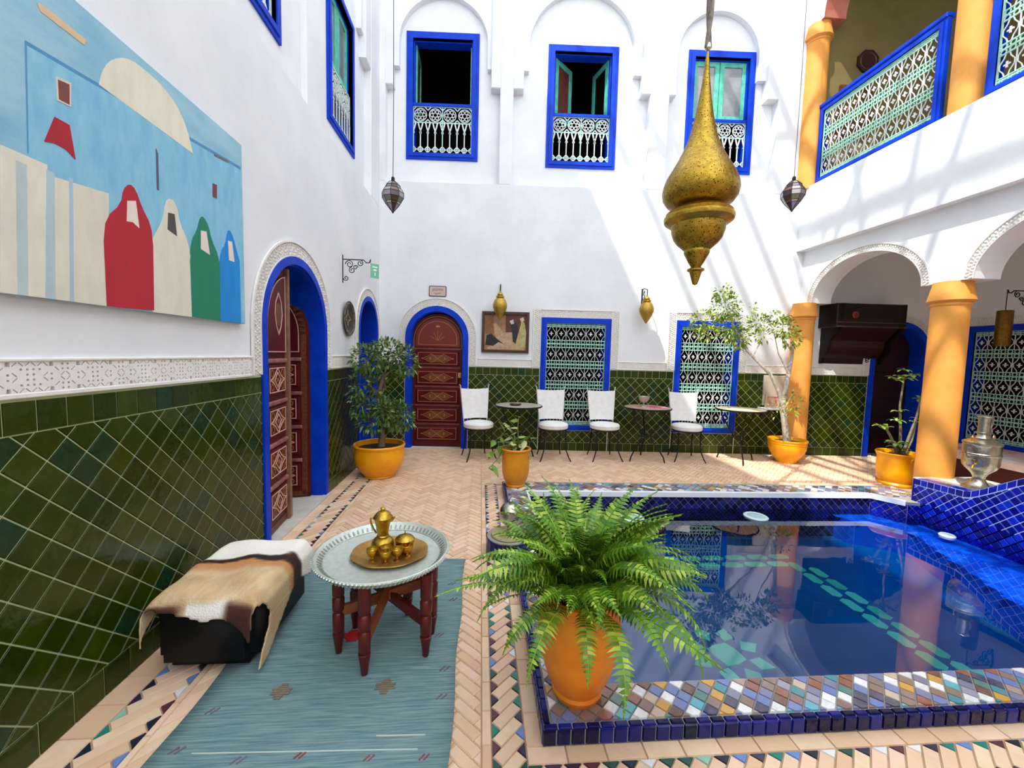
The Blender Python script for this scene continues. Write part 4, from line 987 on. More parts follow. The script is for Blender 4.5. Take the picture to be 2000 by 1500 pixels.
# ---- brass wall lamps
def wall_lamp(u_, label, d=.24):
    t = thing('wall_lamp', label, 'lamp', FB @ T((u_, 2.0, 0)), 'brass egg wall lamps')
    mb = MB(); mb.tube([(-.0, .28, .01), (-.0, .58, .01)], .010, 6); mb.tube([(0, .55, .01), (0, .57, .1), (0, .53, d), (0, .44, d)], .007, 6)
    mb.tube([(0, .45, .02), (0, .38, .08), (0, .46, .14), (0, .53, .12), (0, .47, .06)], .006, 5); mb.build('bracket', IRON, t)
    prof = [(.001, .02), (.03, .06), (.075, .13), (.105, .20), (.108, .25), (.085, .31), (.055, .345), (.045, .35)]
    MB().lathe(prof, 28, cap=False).build('shade', M('pierced_brass', (206, 174, 88), .38, 1, col2=(164, 130, 50), scale=70, bump=.5, bscale=160), t, T((0, 0, d)) @ Matrix.Rotation(-PI / 2, 4, 'X'), 40)
    MB().lathe([(.045, .345), (.062, .355), (.062, .37), (.04, .38), (.045, .395), (.03, .42), (.012, .43), (.012, .45)], 24, cap=False).build('cap', BRASS, t, T((0, 0, d)) @ Matrix.Rotation(-PI / 2, 4, 'X'), 30)
    return t
wall_lamp(1.86, 'pierced brass egg lamp in front of the framed picture')
wall_lamp(4.07, 'pierced brass egg lamp between the two lower grille windows')

# ---- the great hanging brass lamp
yl = 2.9
c0 = onY(1357, 557, yl); c1 = onY(1380, 100, yl)
LX = (onY(1368, 360, yl).x); Zb = c0.z; Zt = c1.z; k = (Zt - Zb) / (1430 - 60)
lm = thing('brass_lamp', 'huge onion shaped pierced brass lamp hanging over the pool', 'lamp', T((LX, yl, Zb)))
PBR = M('pierced_gold_brass', (184, 154, 62), .34, 1, col2=(142, 112, 34), scale=26, bump=.35, bscale=120)
n_ = PBR.node_tree.nodes; l_ = PBR.node_tree.links
vo = n_.new('ShaderNodeTexVoronoi'); vo.inputs['Scale'].default_value = 48; tc = n_.new('ShaderNodeTexCoord'); l_.new(tc.outputs['Object'], vo.inputs['Vector'])
lt = n_.new('ShaderNodeMath'); lt.operation = 'LESS_THAN'; lt.inputs[1].default_value = .22; l_.new(vo.outputs['Distance'], lt.inputs[0])
mxx = n_.new('ShaderNodeMix'); mxx.data_type = 'RGBA'; b_ = n_['Principled BSDF']; src = b_.inputs['Base Color'].links[0].from_socket
l_.new(src, mxx.inputs[6]); mxx.inputs[7].default_value = lin((90, 60, 14)); l_.new(lt.outputs[0], mxx.inputs[0]); l_.new(mxx.outputs[2], b_.inputs['Base Color'])
def LP(rows): return [(r * k, (1430 - y) * k) for y, r in rows]
MB().lathe(LP([(965, 118), (958, 150), (940, 188), (905, 212), (870, 219), (835, 213), (790, 196), (740, 168), (690, 140), (640, 114), (580, 90), (520, 72), (460, 58), (400, 47), (320, 34), (240, 23), (150, 15), (60, 6)]), 48, cap=False).build('onion_body', PBR, lm, None, 50)
MB().lathe(LP([(1075, 150), (1062, 178), (1048, 196), (1036, 200), (1022, 200), (1010, 186), (1000, 190), (990, 176), (975, 150), (968, 122), (950, 118)]), 48, cap=False).build('collar', BRASS, lm, None, 30)
MB().lathe(LP([(1220, 72), (1205, 88), (1180, 116), (1150, 138), (1110, 152), (1070, 156), (1048, 158)]), 48, cap=False).build('bowl', PBR, lm, None, 50)
MB().lathe(LP([(1322, 26), (1310, 34), (1290, 46), (1262, 60), (1240, 72), (1224, 74), (1212, 70), (1208, 78), (1200, 76)]), 40, cap=False).build('finial_cup', PBR, lm, None, 40)
MB().lathe(LP([(1430, 2), (1424, 14), (1400, 22), (1370, 30), (1350, 36), (1342, 50), (1334, 50), (1328, 36), (1318, 28)]), 36, cap=False).build('finial_tip', PBR, lm, None, 40)
mb = MB()
for q in (0, PI): mb.tube([(.012 * math.cos(q + i * .55), .012 * math.sin(q + i * .55), (1430 - 40) * k + i * .06) for i in range(int((HT - Zt) / .06))], .016, 6)
mb.build('chain_sleeve', M('grey_cord', (96, 88, 84), .8, col2=(140, 132, 124), scale=30), lm, None, 60)
MB().lathe([(.01, (1430 - 58) * k), (.022, (1430 - 45) * k), (.018, (1430 - 20) * k), (.006, (1430 - 8) * k)], 14).build('hook_ring', SILV, lm, None, 40)

# ---- little stained glass lanterns
def lantern(x, y, ztop, zbot, label, cols):
    t = thing('glass_lantern', label, 'lantern', T((x, y, zbot)), 'hanging stained glass lanterns'); H = ztop - zbot
    prof = [(.002, 0), (.012, .02), (.082, .105), (.095, .125), (.128, .18), (.130, .24), (.104, .285), (.092, .29), (.085, .325), (.045, .365), (.02, .38)]
    ks = H / .43; prof = [(r * ks, z * ks) for r, z in prof]
    mats = [M('lantern_glass_%d' % i, c, .15, coat=.5) for i, c in enumerate(cols)]
    n = 8
    for i in range(n):
        mb = MB(); a0 = 2 * PI * i / n; a1 = 2 * PI * (i + 1) / n
        vs = [(r * math.cos(a), r * math.sin(a), z) for r, z in prof for a in (a0, a1)]
        mb.add(vs, [(2 * j, 2 * j + 1, 2 * j + 3, 2 * j + 2) for j in range(len(prof) - 1)])
        for j in range(len(prof) - 1): mb.mi[j] = (i * 3 + j * 2) % len(mats)
        mb.build('glass_facet', mats, t)
    mb = MB()
    for i in range(n): a = 2 * PI * i / n; mb.tube([((r + .001) * math.cos(a), (r + .001) * math.sin(a), z) for r, z in prof], .004, 4)
    for r, z in prof[2:9]: mb.tube([((r + .001) * math.cos(2 * PI * i / 8), (r + .001) * math.sin(2 * PI * i / 8), z) for i in range(8)], .004, 4, closed=True)
    mb.build('metal_cage', M('dark_pewter', (70, 64, 58), .35, .8), t)
    MB().lathe([(.022 * ks, .36 * ks), (.024 * ks, .37 * ks), (.02 * ks, .42 * ks), (.012 * ks, .43 * ks)], 12).build('cap', IRON, t, None, 40)
    MB().tube([(0, 0, H), (.004, 0, H + 1), (-.004, 0, H + 2.5), (0, 0, HT - zbot)], .005, 5).build('cable', M('grey_cable', (110, 106, 110), .6), t)
lantern(-1.115, 5.2, 3.63, 3.20, 'faceted brown glass lantern hanging near the left corner', [(70, 50, 34), (200, 190, 176), (44, 30, 52), (90, 104, 84), (104, 64, 30), (150, 140, 150)])
lantern(4.05, 5.2, 3.93, 3.48, 'faceted multicoloured glass lantern hanging before the far upper column', [(150, 66, 24), (120, 124, 40), (50, 56, 110), (110, 100, 110), (60, 44, 40), (170, 110, 50)])

# ---- tray table and brass service
FT = thing('folding_stand', 'dark red turned wood folding stand under the round metal tray', 'stand', T((-.47, 2.05, 0.012)))
LEGS = [(-.04, -.235), (.225, -.13), (-.205, -.09), (.235, .03), (-.18, .095), (.08, .195)]
for x, y in LEGS:
    MB().lathe([(.015, 0), (.021, .05), (.029, .10), (.020, .105), (.028, .115), (.029, .20), (.021, .21), (.029, .225), (.030, .28), (.021, .29), (.029, .30), (.030, .423)], 10).build('leg', WOOD, FT, T((x, y, 0)), 50)
for a, b, z0_, z1_, m_ in ((0, 5, .15, .40, WOODL), (4, 1, .33, .17, WOOD), (2, 3, .21, .30, WOODL)):
    a, b = LEGS[a], LEGS[b]; MB().bar((a[0], a[1], z0_), (b[0], b[1], z1_), .022, .05).build('cross_bar', m_, FT)
for a, b in ((1, 3), (2, 4), (5, 3)):
    a, b = LEGS[a], LEGS[b]; MB().bar((a[0], a[1], .39), (b[0], b[1], .39), .02, .05).build('top_rail', WOOD, FT)
tr_ = thing('round_tray', 'big round engraved silvery tray with raised rope rim', 'tray', T((-.49, 2.09, .445)))
MB().lathe([(.001, 0), (.285, 0), (.30, .004), (.322, .026), (.33, .034), (.336, .032), (.338, .026), (.33, .018), (.306, -.006), (.29, -.008), (.001, -.008)], 64, cap=False).build('tray_plate', TIN, tr_, None, 40)
mb = MB(); mb.tube([(.29 * math.cos(2 * PI * i / 48), .29 * math.sin(2 * PI * i / 48), .004) for i in range(48)], .003, 4, closed=True)
for i in range(110):
    a = 2 * PI * i / 110; mb.tube([(.332 * math.cos(a), .332 * math.sin(a), .012), (.340 * math.cos(a + .035), .340 * math.sin(a + .035), .03)], .0045, 4)
mb.build('rope_rim', TIN, tr_)
mb = MB()
for i in range(72): a = 2 * PI * i / 72; mb.bar((.293 * math.cos(a), .293 * math.sin(a), .005), (.316 * math.cos(a), .316 * math.sin(a), .021), .008, .003)
mb.build('engraved_band', M('engraving', (150, 156, 148), .5, .6), tr_)
zt = .446
bt = thing('brass_tray', 'scalloped oval brass tray standing on the round silvery tray', 'tray', TR(-.455, 2.085, zt, .05))
def oval(rx, ry, n=48, sc_=.03): return [(rx * (1 + sc_ * abs(math.sin(4 * a))) * math.cos(a), ry * (1 + sc_ * abs(math.sin(4 * a))) * math.sin(a)) for a in (2 * PI * i / n for i in range(n))]
mb = MB(); rings = [(oval(.12, .10, sc_=0), .004), (oval(.135, .115, sc_=.01), .006), (oval(.16, .14), .018), (oval(.19, .168), .022), (oval(.192, .17), .018), (oval(.14, .12), .0), (oval(.05, .05), .0)]
vs = [(x, y, z) for r, z in rings for x, y in r]; fs = []
for j in range(len(rings) - 1):
    for i in range(48): fs.append((j * 48 + i, (j + 1) * 48 + i, (j + 1) * 48 + (i + 1) % 48, j * 48 + (i + 1) % 48))
fs.append(tuple(range(48))); mb.add(vs, fs); mb.build('tray_plate', BRASSD, bt, None, 40)
zc = zt + .0042
cp = thing('coffee_pot', 'tall brass coffee pot with domed lid and side handle', 'coffee pot', TR(-.50, 2.12, zc, PI))
MB().lathe([(.03, 0), (.058, .003), (.062, .02), (.058, .05), (.046, .066), (.03, .074), (.032, .082), (.028, .088), (.034, .13), (.045, .175), (.047, .178)], 28, cap=False).build('body', BRASS, cp, None, 40)
ld = MB().lathe([(.047, .176), (.05, .182), (.044, .19), (.03, .208), (.014, .215), (.001, .217)], 28, cap=False).build('lid', BRASS, cp, None, 40); MB().lathe([(.013, .214), (.012, .222), (.014, .228), (.004, .236), (.001, .242)], 20, cap=False).build('finial', BRASS, ld, None, 40)
MB().tube([(.043, 0, .172), (.062, 0, .178), (.064, 0, .155), (.05, 0, .12), (.033, 0, .095)], .0055, 6).build('handle', BRASS, cp, None, 50)
MB().tube([(-.04, 0, .165), (-.056, 0, .178), (-.064, 0, .182)], [.012, .008, .004], 6).build('spout', BRASS, cp, None, 50)
sb = thing('sugar_pot', 'squat lidded brass sugar pot beside the coffee pot', 'pot', T((-.385, 2.115, zc)))
MB().lathe([(.03, 0), (.034, .006), (.028, .014), (.046, .034), (.05, .055), (.048, .062)], 24, cap=False).build('body', M('copper_brass', (178, 112, 48), .3, 1), sb, None, 40)
ld = MB().lathe([(.05, .061), (.051, .066), (.04, .078), (.016, .086), (.001, .088)], 24, cap=False).build('lid', BRASS, sb, None, 40); MB().tube([(0, 0, .086), (.002, 0, .104), (-.004, 0, .112)], [.004, .003, .002], 6).build('knob', BRASS, ld)
cups = [(-.525, 2.015, 'leftmost small footed brass cup on the oval tray'), (-.455, 1.985, 'front small footed brass cup on the oval tray'), (-.405, 2.015, 'small footed brass cup second from the right on the oval tray'), (-.362, 2.05, 'rightmost small footed brass cup on the oval tray'), (-.465, 2.035, 'small footed brass cup in the middle behind the front cup')]
cb = MB().lathe([(.009, .022), (.02, .028), (.029, .045), (.031, .062), (.029, .062), (.026, .045), (.016, .033), (.001, .03)], 20, cap=False).mesh('bowl', BRASS, 40); cf = MB().lathe([(.018, 0), (.017, .004), (.006, .010), (.005, .018), (.009, .023)], 16).mesh('foot', BRASS, 40)
for x, y, lb in cups:
    t = thing('brass_cup', lb, 'cup', T((x, y, zc)), 'brass cups on the oval tray'); put('bowl', cb, t); put('foot', cf, t)

# ---- rug
rg = thing('kilim_rug', 'long blue teal kilim rug with small woven motifs under the tray stand', 'rug', ID)
RUGM = M('kilim_weave', (146, 174, 174), .95, col2=(84, 124, 134), scale=7, stretch=(.8, 18, 1), bump=.5, bscale=60)
mb = MB(); N = 24; RX0, RX1, RY0, RY1 = -1.17, -.09, .95, 2.87
vs = []; fs = []
for j in range(N + 1):
    for i in range(13):
        x = RX0 + (RX1 - RX0) * i / 12; y = RY0 + (RY1 - RY0) * j / N; wv = .006 * math.sin(y * 9 + x) if i in (0, 12) else 0
        vs.append((x + wv, y, .007 + .0015 * math.sin(x * 17 + y * 11)))
for j in range(N):
    for i in range(12): a = j * 13 + i; fs.append((a, a + 1, a + 14, a + 13))
mb.add(vs, fs); rug = mb.build('weave', RUGM, rg, None, 60); rg_ = rg; rg = rug
md = rug.modifiers.new('thick', 'SOLIDIFY'); md.thickness = .006; md.offset = 0
def motif(x, y, col, s_=1, nm='motif'):
    mb = MB(); mb.ribbon([(x - .02 * s_, y - .012 * s_), (x + .0 * s_, y + .012 * s_)], .006 * s_, .008, .0135); mb.ribbon([(x + .002 * s_, y - .012 * s_), (x + .022 * s_, y + .012 * s_)], .006 * s_, .008, .0135); mb.build(nm, col, rg)
MA = M('motif_mauve', (120, 110, 130), .95); MR = M('motif_red', (196, 26, 34), .95); MO = M('motif_ochre', (138, 122, 92), .95, col2=(112, 110, 104), scale=60); MC = M('motif_cream', (196, 206, 196), .95); MM = M('motif_rust', (150, 84, 84), .95)
for px, py in ((868, 1305), (862, 1360), (858, 1240), (885, 1170), (882, 1140), (415, 1388), (345, 1465), (465, 1485)): q = onZ(px, py, .012); motif(q.x, q.y, MA)
for px, py in ((720, 1480), (828, 1478), (585, 1475)): q = onZ(px, py, .012); motif(q.x, q.y, MM, .8)
def starm(px, py, col, r):
    q = onZ(px, py, .012); mb = MB()
    for j in range(-3, 4): L = r * (1 - abs(j) / 4) * (1.2 if j % 2 else .8); mb.box(q.x - L, q.x + L, q.y + j * .012, q.y + j * .012 + .01, .008, .0135)
    mb.build('star_motif', col, rg)
starm(752, 1342, MO, .05); starm(548, 1352, MO, .045); starm(690, 1242, MR, .085)
for (px0, px1, py) in ((375, 815, 1472), (735, 830, 1437)):
    a = onZ(px0, py, .012); b = onZ(px1, py - (px1 - px0) * .02, .012); mb = MB(); mb.ribbon([(a.x, a.y), (b.x, b.y)], .004, .008, .0135); mb.build('weft_stripe', MC, rg)

# ---- ottoman with hide
OX0, OX1, OY0, OY1, OH = -1.45, -1.01, 1.84, 2.42, .345
ot = thing('ottoman', 'black box ottoman standing half on the rug against the green tiles', 'ottoman', T(((OX0 + OX1) / 2, (OY0 + OY1) / 2, .014)))
me_ = bpy.data.meshes.new('body'); bm = bmesh.new(); bmesh.ops.create_cube(bm, size=1); bmesh.ops.scale(bm, vec=(OX1 - OX0, OY1 - OY0, OH - .012), verts=bm.verts); bmesh.ops.translate(bm, vec=(0, 0, (OH - .012) / 2 + .012), verts=bm.verts)
bmesh.ops.bevel(bm, geom=bm.edges[:], offset=.05, segments=4, affect='EDGES'); bm.to_mesh(me_); bm.free(); me_.materials.append(LEATH); me_.polygons.foreach_set('use_smooth', [True] * len(me_.polygons)); put('body', me_, ot)
mb = MB(); mb.box(-.16, .16, -.22, .22, .0, .03); mb.build('base', LEATH, ot)
hd = thing('animal_hide', 'cream and brown animal hide draped over the black ottoman', 'hide', T(((OX0 + OX1) / 2, (OY0 + OY1) / 2, OH + .02)))
HX = (OX1 - OX0) / 2 + .012; HY = (OY1 - OY0) / 2 + .012
# unfolded outline in (s,t): s across, t along; beyond the box edge the skin turns down
OUT = [(-.29, -.16), (-.36, -.30), (-.40, -.42), (-.35, -.41), (-.30, -.345), (-.24, -.325), (-.15, -.335), (-.06, -.35), (.02, -.375), (.09, -.36), (.14, -.385), (.19, -.44), (.215, -.50), (.228, -.46), (.235, -.36), (.27, -.25), (.33, -.20), (.40, -.22), (.49, -.29), (.55, -.335), (.575, -.325), (.565, -.27), (.50, -.17), (.42, -.06), (.37, .02), (.345, .10), (.37, .17), (.40, .25), (.36, .31), (.27, .33), (.19, .35), (.10, .33), (.0, .36), (-.08, .33), (-.15, .40), (-.22, .42), (-.27, .34), (-.29, .18), (-.285, 0)]
def inside(p, poly):
    r = False; k_ = len(poly) - 1
    for q in range(len(poly)):
        if (poly[q][1] > p[1]) != (poly[k_][1] > p[1]) and p[0] < (poly[k_][0] - poly[q][0]) * (p[1] - poly[q][1]) / (poly[k_][1] - poly[q][1]) + poly[q][0]: r = not r
        k_ = q
    return r
def fold(s_, t_):
    r = .045; x = s_; y = t_; z = 0.0
    def edge(v, h):
        a = abs(v); sg_ = 1 if v >= 0 else -1; st = h - r
        if a <= st: return v, 0
        q = (a - st) / r
        if q < PI / 2: return sg_ * (st + r * math.sin(q)), r * (1 - math.cos(q))
        return sg_ * (st + r + .012), r + (a - st - r * PI / 2)
    x, zx = edge(s_, HX); y, zy = edge(t_, HY)
    z = max(zx, zy) if min(zx, zy) < 1e-6 else max(zx, zy) + .35 * min(zx, zy)
    wob = .006 * math.sin(s_ * 21 + t_ * 13) + .005 * math.sin(t_ * 31 - s_ * 9)
    z = min(z, OH - .018)
    return (x, y, .006 - z + (wob + .006 if z < .02 else 0))
from mathutils import noise
def mixc(a, b, f): f = max(0, min(1, f)); return tuple(x + (y - x) * f for x, y in zip(a, b))
def sstep(a, b, x): x = max(0, min(1, (x - a) / (b - a))); return x * x * (3 - 2 * x)
def hidecol(s_, t_):
    n1 = noise.noise((s_ * 9, t_ * 9, 3)); n2 = noise.noise((s_ * 30, t_ * 30, 7)); n3 = noise.noise((s_ * 70, t_ * 16, 1))
    base = mixc((226, 204, 166), (196, 158, 112), .5 + .5 * n1 + .35 * n3)
    d = t_ - (.045 + .12 * s_ + .025 * n1 + .008 * n2)                     # dark spine stripe, white beyond it
    c = mixc(base, (246, 240, 228), sstep(.0, .04, d))
    c = mixc(c, (186, 118, 62), .75 * (1 - sstep(.0, .07, abs(d + .045))))
    c = mixc(c, (40, 16, 10), 1 - sstep(.014 + .02 * max(0, s_), .030 + .03 * max(0, s_), abs(d)))
    if s_ > .17: c = mixc(c, (48, 22, 14), (1 - sstep(.03, .06, abs(t_ - .09 - .02 * n1))) * sstep(.17, .22, s_))
    e = t_ + .285 + .015 * n1                                           # front edge: white belly between dark flanks
    c = mixc(c, (248, 244, 236), (1 - sstep(-.03, .0, e)) * (1 if -.06 < s_ < .12 else .2))
    c = mixc(c, (70, 36, 24), (1 - sstep(-.035, -.005, e)) * (sstep(.09, .13, s_) * (1 - sstep(.22, .26, s_)) + (1 - sstep(-.12, -.05, s_)) * sstep(-.27, -.22, s_)))
    return c
mb = MB(); st_ = .0125; idx = {}; vs = []; fs = []; cs = []
rng = range(-32, 50)
for i in range(-32, 50):
    for j in range(-38, 34):
        if inside(((i + .5) * st_, (j + .5) * st_), OUT):
            q = []
            for a, b in ((i, j), (i + 1, j), (i + 1, j + 1), (i, j + 1)):
                if (a, b) not in idx: idx[(a, b)] = len(vs); vs.append(fold(a * st_, b * st_)); cs.append(hidecol(a * st_, b * st_))
                q.append(idx[(a, b)])
            fs.append(q)
mb.v = vs; mb.f = [tuple(f) for f in fs]; mb.mi = [0] * len(fs); mb.c = cs
HIDE = M('hide_fur', (230, 214, 186), .9, attr='Col', bump=.5, bscale=110)
o = mb.build('skin', HIDE, hd, None, 180); md = o.modifiers.new('smooth', 'SMOOTH'); md.factor = .5; md.iterations = 6; md = o.modifiers.new('thick', 'SOLIDIFY'); md.thickness = .006; md.offset = 1
# ---- white iron garden chairs along the back wall
def make_chair(label):
    t = thing('garden_chair', label, 'chair', ID, 'white canvas chairs along the back wall')
    mb = MB(); mb.tube([(.205 * math.cos(2 * PI * i / 24), .205 * math.sin(2 * PI * i / 24), .44) for i in range(24)], .008, 6, closed=True); mb.tube([(-.2, 0, .44), (.2, 0, .44)], .006, 5); mb.tube([(0, -.2, .44), (0, .2, .44)], .006, 5); mb.build('seat_ring', IRON, t)
    for sx in (-1, 1):
        MB().tube([(sx * .16, -.13, .44), (sx * .155, -.14, .3), (sx * .165, -.155, .15), (sx * .20, -.185, .05), (sx * .225, -.205, .0)], .009, 6).build('leg', IRON, t)
        MB().tube([(sx * .15, .15, .44), (sx * .15, .17, .3), (sx * .155, .19, .15), (sx * .17, .22, .05), (sx * .18, .235, 0)], .009, 6).build('leg', IRON, t)
        MB().tube([(sx * .165, .14, .40), (sx * .18, .165, .55), (sx * .20, .20, .80), (sx * .215, .235, 1.03), (sx * .228, .245, 1.05)], .009, 6).build('back_post', M('pale_iron', (190, 188, 184), .5), t)
    MB().lathe([(.001, .448), (.19, .448), (.212, .46), (.218, .475), (.212, .492), (.218, .505), (.205, .525), (.16, .535), (.001, .538)], 32, cap=False).build('cushion', CLOTH, t, None, 50)
    mb = MB(); vs = []; fs = []; nx, nz_ = 10, 8
    for s_ in (-1, 1):
        for j in range(nz_ + 1):
            for i in range(nx + 1):
                z = .555 + (.995 - .555) * j / nz_; w_ = .182 + .03 * (z - .55) / .45; x = -w_ + 2 * w_ * i / nx; y = .16 + (z - .55) * .16; f = 1 - (2 * i / nx - 1) ** 2
                vs.append((x, y + s_ * .013 + .018 * f, z + (-.012 * f if j == nz_ else .006 * f if j == 0 else 0)))
    m_ = (nx + 1) * (nz_ + 1)
    for j in range(nz_):
        for i in range(nx):
            a = j * (nx + 1) + i; fs.append((a, a + 1, a + nx + 2, a + nx + 1)); fs.append((m_ + a + nx + 1, m_ + a + nx + 2, m_ + a + 1, m_ + a))
    for i in range(nx): fs.append((i + 1, i, m_ + i, m_ + i + 1)); a = nz_ * (nx + 1) + i; fs.append((a, a + 1, m_ + a + 1, m_ + a))
    for j in range(nz_): a = j * (nx + 1); fs.append((a, a + nx + 1, m_ + a + nx + 1, m_ + a)); a += nx; fs.append((a + nx + 1, a, m_ + a, m_ + a + nx + 1))
    mb.add(vs, fs); mb.build('canvas_back', CLOTH, t, None, 60)
    return t
CH = [(-.02, 5.80, .30, 'white canvas chair beside the red back door'), (1.07, 5.80, .06, 'white canvas chair right of the first round table, at the left of the grille window'), (1.84, 5.80, .02, 'white canvas chair left of the table with the goblet'), (3.09, 5.78, -.14, 'white canvas chair before the second lower grille window')]
c0_ = make_chair(CH[0][3])
for i, (x, y, rz, lb) in enumerate(CH):
    if i == 0: c0_.matrix_basis = TR(x, y, 0, rz)
    else: copy_tree(c0_, TR(x, y, 0, rz), lb)
# ---- round iron tables
TOPM = [M('table_mosaic_a', (212, 198, 176), .35, col2=(160, 162, 152), scale=26), M('table_mosaic_b', (214, 180, 158), .35, col2=(176, 130, 118), scale=26), M('table_mosaic_c', (240, 228, 200), .35, col2=(214, 192, 156), scale=26)]
def make_table(label):
    t = thing('bistro_table', label, 'table', ID, 'round iron tables along the back wall')
    MB().lathe([(.001, .765), (.32, .765), (.33, .768), (.33, .785), (.001, .788)], 40, cap=False).build('table_top', TOPM[0], t, None, 30)
    MB().tube([(.333 * math.cos(2 * PI * i / 36), .333 * math.sin(2 * PI * i / 36), .776) for i in range(36)], .012, 6, closed=True).build('top_rim', IRON, t)
    for k_ in range(3):
        a = 2 * PI * k_ / 3 + .5; c_, s_ = math.cos(a), math.sin(a)
        MB().tube([(r * c_, r * s_, z) for r, z in ((.26, .765), (.25, .66), (.15, .5), (.07, .38), (.10, .28), (.20, .17), (.265, .07), (.285, .0))], .010, 6).build('leg', IRON, t)
    MB().tube([(.085 * math.cos(2 * PI * i / 16), .085 * math.sin(2 * PI * i / 16), .36) for i in range(16)], .007, 5, closed=True).build('ring', IRON, t)
    return t
TB = [(.55, 5.76, 'round iron table between the first two white chairs'), (2.45, 5.74, 'round iron table with a goblet on it'), (3.86, 5.70, 'bare round iron table beside the leaning potted tree')]
t0_ = make_table(TB[0][2])
for i, (x, y, lb) in enumerate(TB):
    o = t0_ if i == 0 else copy_tree(t0_, ID, lb)
    o.matrix_basis = TR(x, y, 0, i * .9)
    if i:
        for ch in o.children:
            if ch.name.startswith('table_top'): ch.data = ch.data.copy(); ch.data.materials[0] = TOPM[i]
gb = thing('goblet', 'pale footed goblet on the middle round table', 'goblet', T((2.40, 5.76, .789)))
MB().lathe([(.045, 0), (.04, .008), (.012, .02), (.01, .05), (.016, .06)], 20).build('foot', M('pale_metal', (198, 190, 176), .35, .6), gb, None, 40)
MB().lathe([(.014, .058), (.05, .08), (.075, .12), (.078, .155), (.074, .155), (.068, .12), (.04, .085), (.001, .075)], 24, cap=False).build('bowl', M('pale_metal', (198, 190, 176), .35, .6), gb, None, 40)
nk = thing('pink_napkin', 'folded pink patterned cloth on the middle round table', 'napkin', TR(2.56, 5.66, .7885, .3)); MB().bbox(-.13, .13, -.09, .09, 0, .012, .005).build('cloth', M('pink_cloth', (200, 120, 130), .9, col2=(230, 190, 190), scale=14), nk); MB().bbox(-.12, .02, -.08, .07, .012, .02, .004).build('fold', M('pink_cloth_dark', (176, 88, 104), .9), nk)
as_ = thing('small_dish', 'small dark dish on the round table beside the first chair', 'dish', T((.50, 5.72, .789))); MB().lathe([(.001, .004), (.06, .004), (.085, .02), (.09, .018), (.06, 0), (.001, 0)], 20, cap=False).build('bowl', M('dark_clay', (84, 52, 50), .4), as_, None, 40); MB().tube([(-.03, 0, .012), (.05, .02, .022)], .006, 6).build('spoon', BRASSD, as_)

# ---- pots and plants
def pot(parent, prof, mat, soil_r, soil_z, n=36, smooth=40):
    po = MB().lathe(prof, n, cap=False).build('pot', mat, parent, None, smooth)
    MB().lathe([(soil_r, soil_z - .01), (soil_r * .6, soil_z + .006), (.001, soil_z + .012)], 24, cap=False).build('soil', SOIL, po, None, 60)
def leaf(mb, p, d, L, W, droop=.2, mi=0):
    p = Vector(p); d = Vector(d).normalized(); up = Vector((0, 0, 1)); x = d.cross(up)
    if x.length < .05: x = Vector((1, 0, 0))
    x.normalize(); nn = x.cross(d); a = R_.uniform(-.8, .8); x = x * math.cos(a) + nn * math.sin(a); nn = x.cross(d)
    m_ = p + d * L * .45; tip = p + d * L - up * L * droop
    mb.add([p, m_ + x * W / 2 + nn * W * .15, tip, m_ - x * W / 2 + nn * W * .15, m_], [(0, 1, 4), (1, 2, 4), (2, 3, 4), (3, 0, 4)], mi)
def rv(s_=1): 
    while True:
        v = Vector((R_.uniform(-1, 1), R_.uniform(-1, 1), R_.uniform(-1, 1)))
        if .05 < v.length < 1: return v * s_
def clump(mb, c, r, n, L, W, lim=None, droop=.2):
    c = Vector(c); r = Vector(r)
    for i in range(n):
        v = rv(); v = v.normalized() * (v.length ** .5); p = Vector((c.x + v.x * r.x, c.y + v.y * r.y, c.z + v.z * r.z))
        if lim and not lim(p): continue
        d = v + rv(.8) + Vector((0, 0, .15)); leaf(mb, p, d, L * R_.uniform(.7, 1.2), W * R_.uniform(.8, 1.15), droop)
# bushy tree in the yellow bowl by the corner
AX, AY = -1.205, 4.93
ta = thing('potted_ficus', 'bushy small leaved tree in a wide yellow bowl by the left corner', 'potted plant', T((AX, AY, 0)))
pot(ta, [(.001, 0), (.17, 0), (.18, .012), (.175, .025), (.24, .09), (.285, .18), (.295, .27), (.285, .35), (.30, .37), (.305, .385), (.295, .40), (.28, .395), (.27, .34), (.001, .30)], YEL, .275, .35)
tk = MB(); tk.tube([(.02, 0, .33), (.03, .0, .45), (.02, -.01, .6), (.03, 0, .75), (-.02, 0, .95), (.03, -.02, 1.15), (.09, -.04, 1.35)], [.045, .04, .038, .034, .026, .02, .012], 8)
BR = [((.0, 0, .78), (-.14, -.02, .86), (-.27, -.05, .90)), ((.0, 0, .95), (-.10, -.06, 1.1), (-.2, -.1, 1.3)), ((.02, 0, .85), (.13, -.05, .83), (.22, -.06, .78)), ((.05, -.03, 1.2), (.16, -.06, 1.3), (.28, -.05, 1.4)), ((.0, 0, .9), (.06, .08, 1.2), (-.02, .1, 1.4)), ((.02, -.01, .62), (-.1, -.06, .68), (-.16, -.08, .66))]
for b in BR: tk.tube(b, [.016, .012, .006], 6)
tk.build('trunk', BARK, ta, None, 60)
lim = lambda p: p.x + AX > XL + .10
mb = MB()
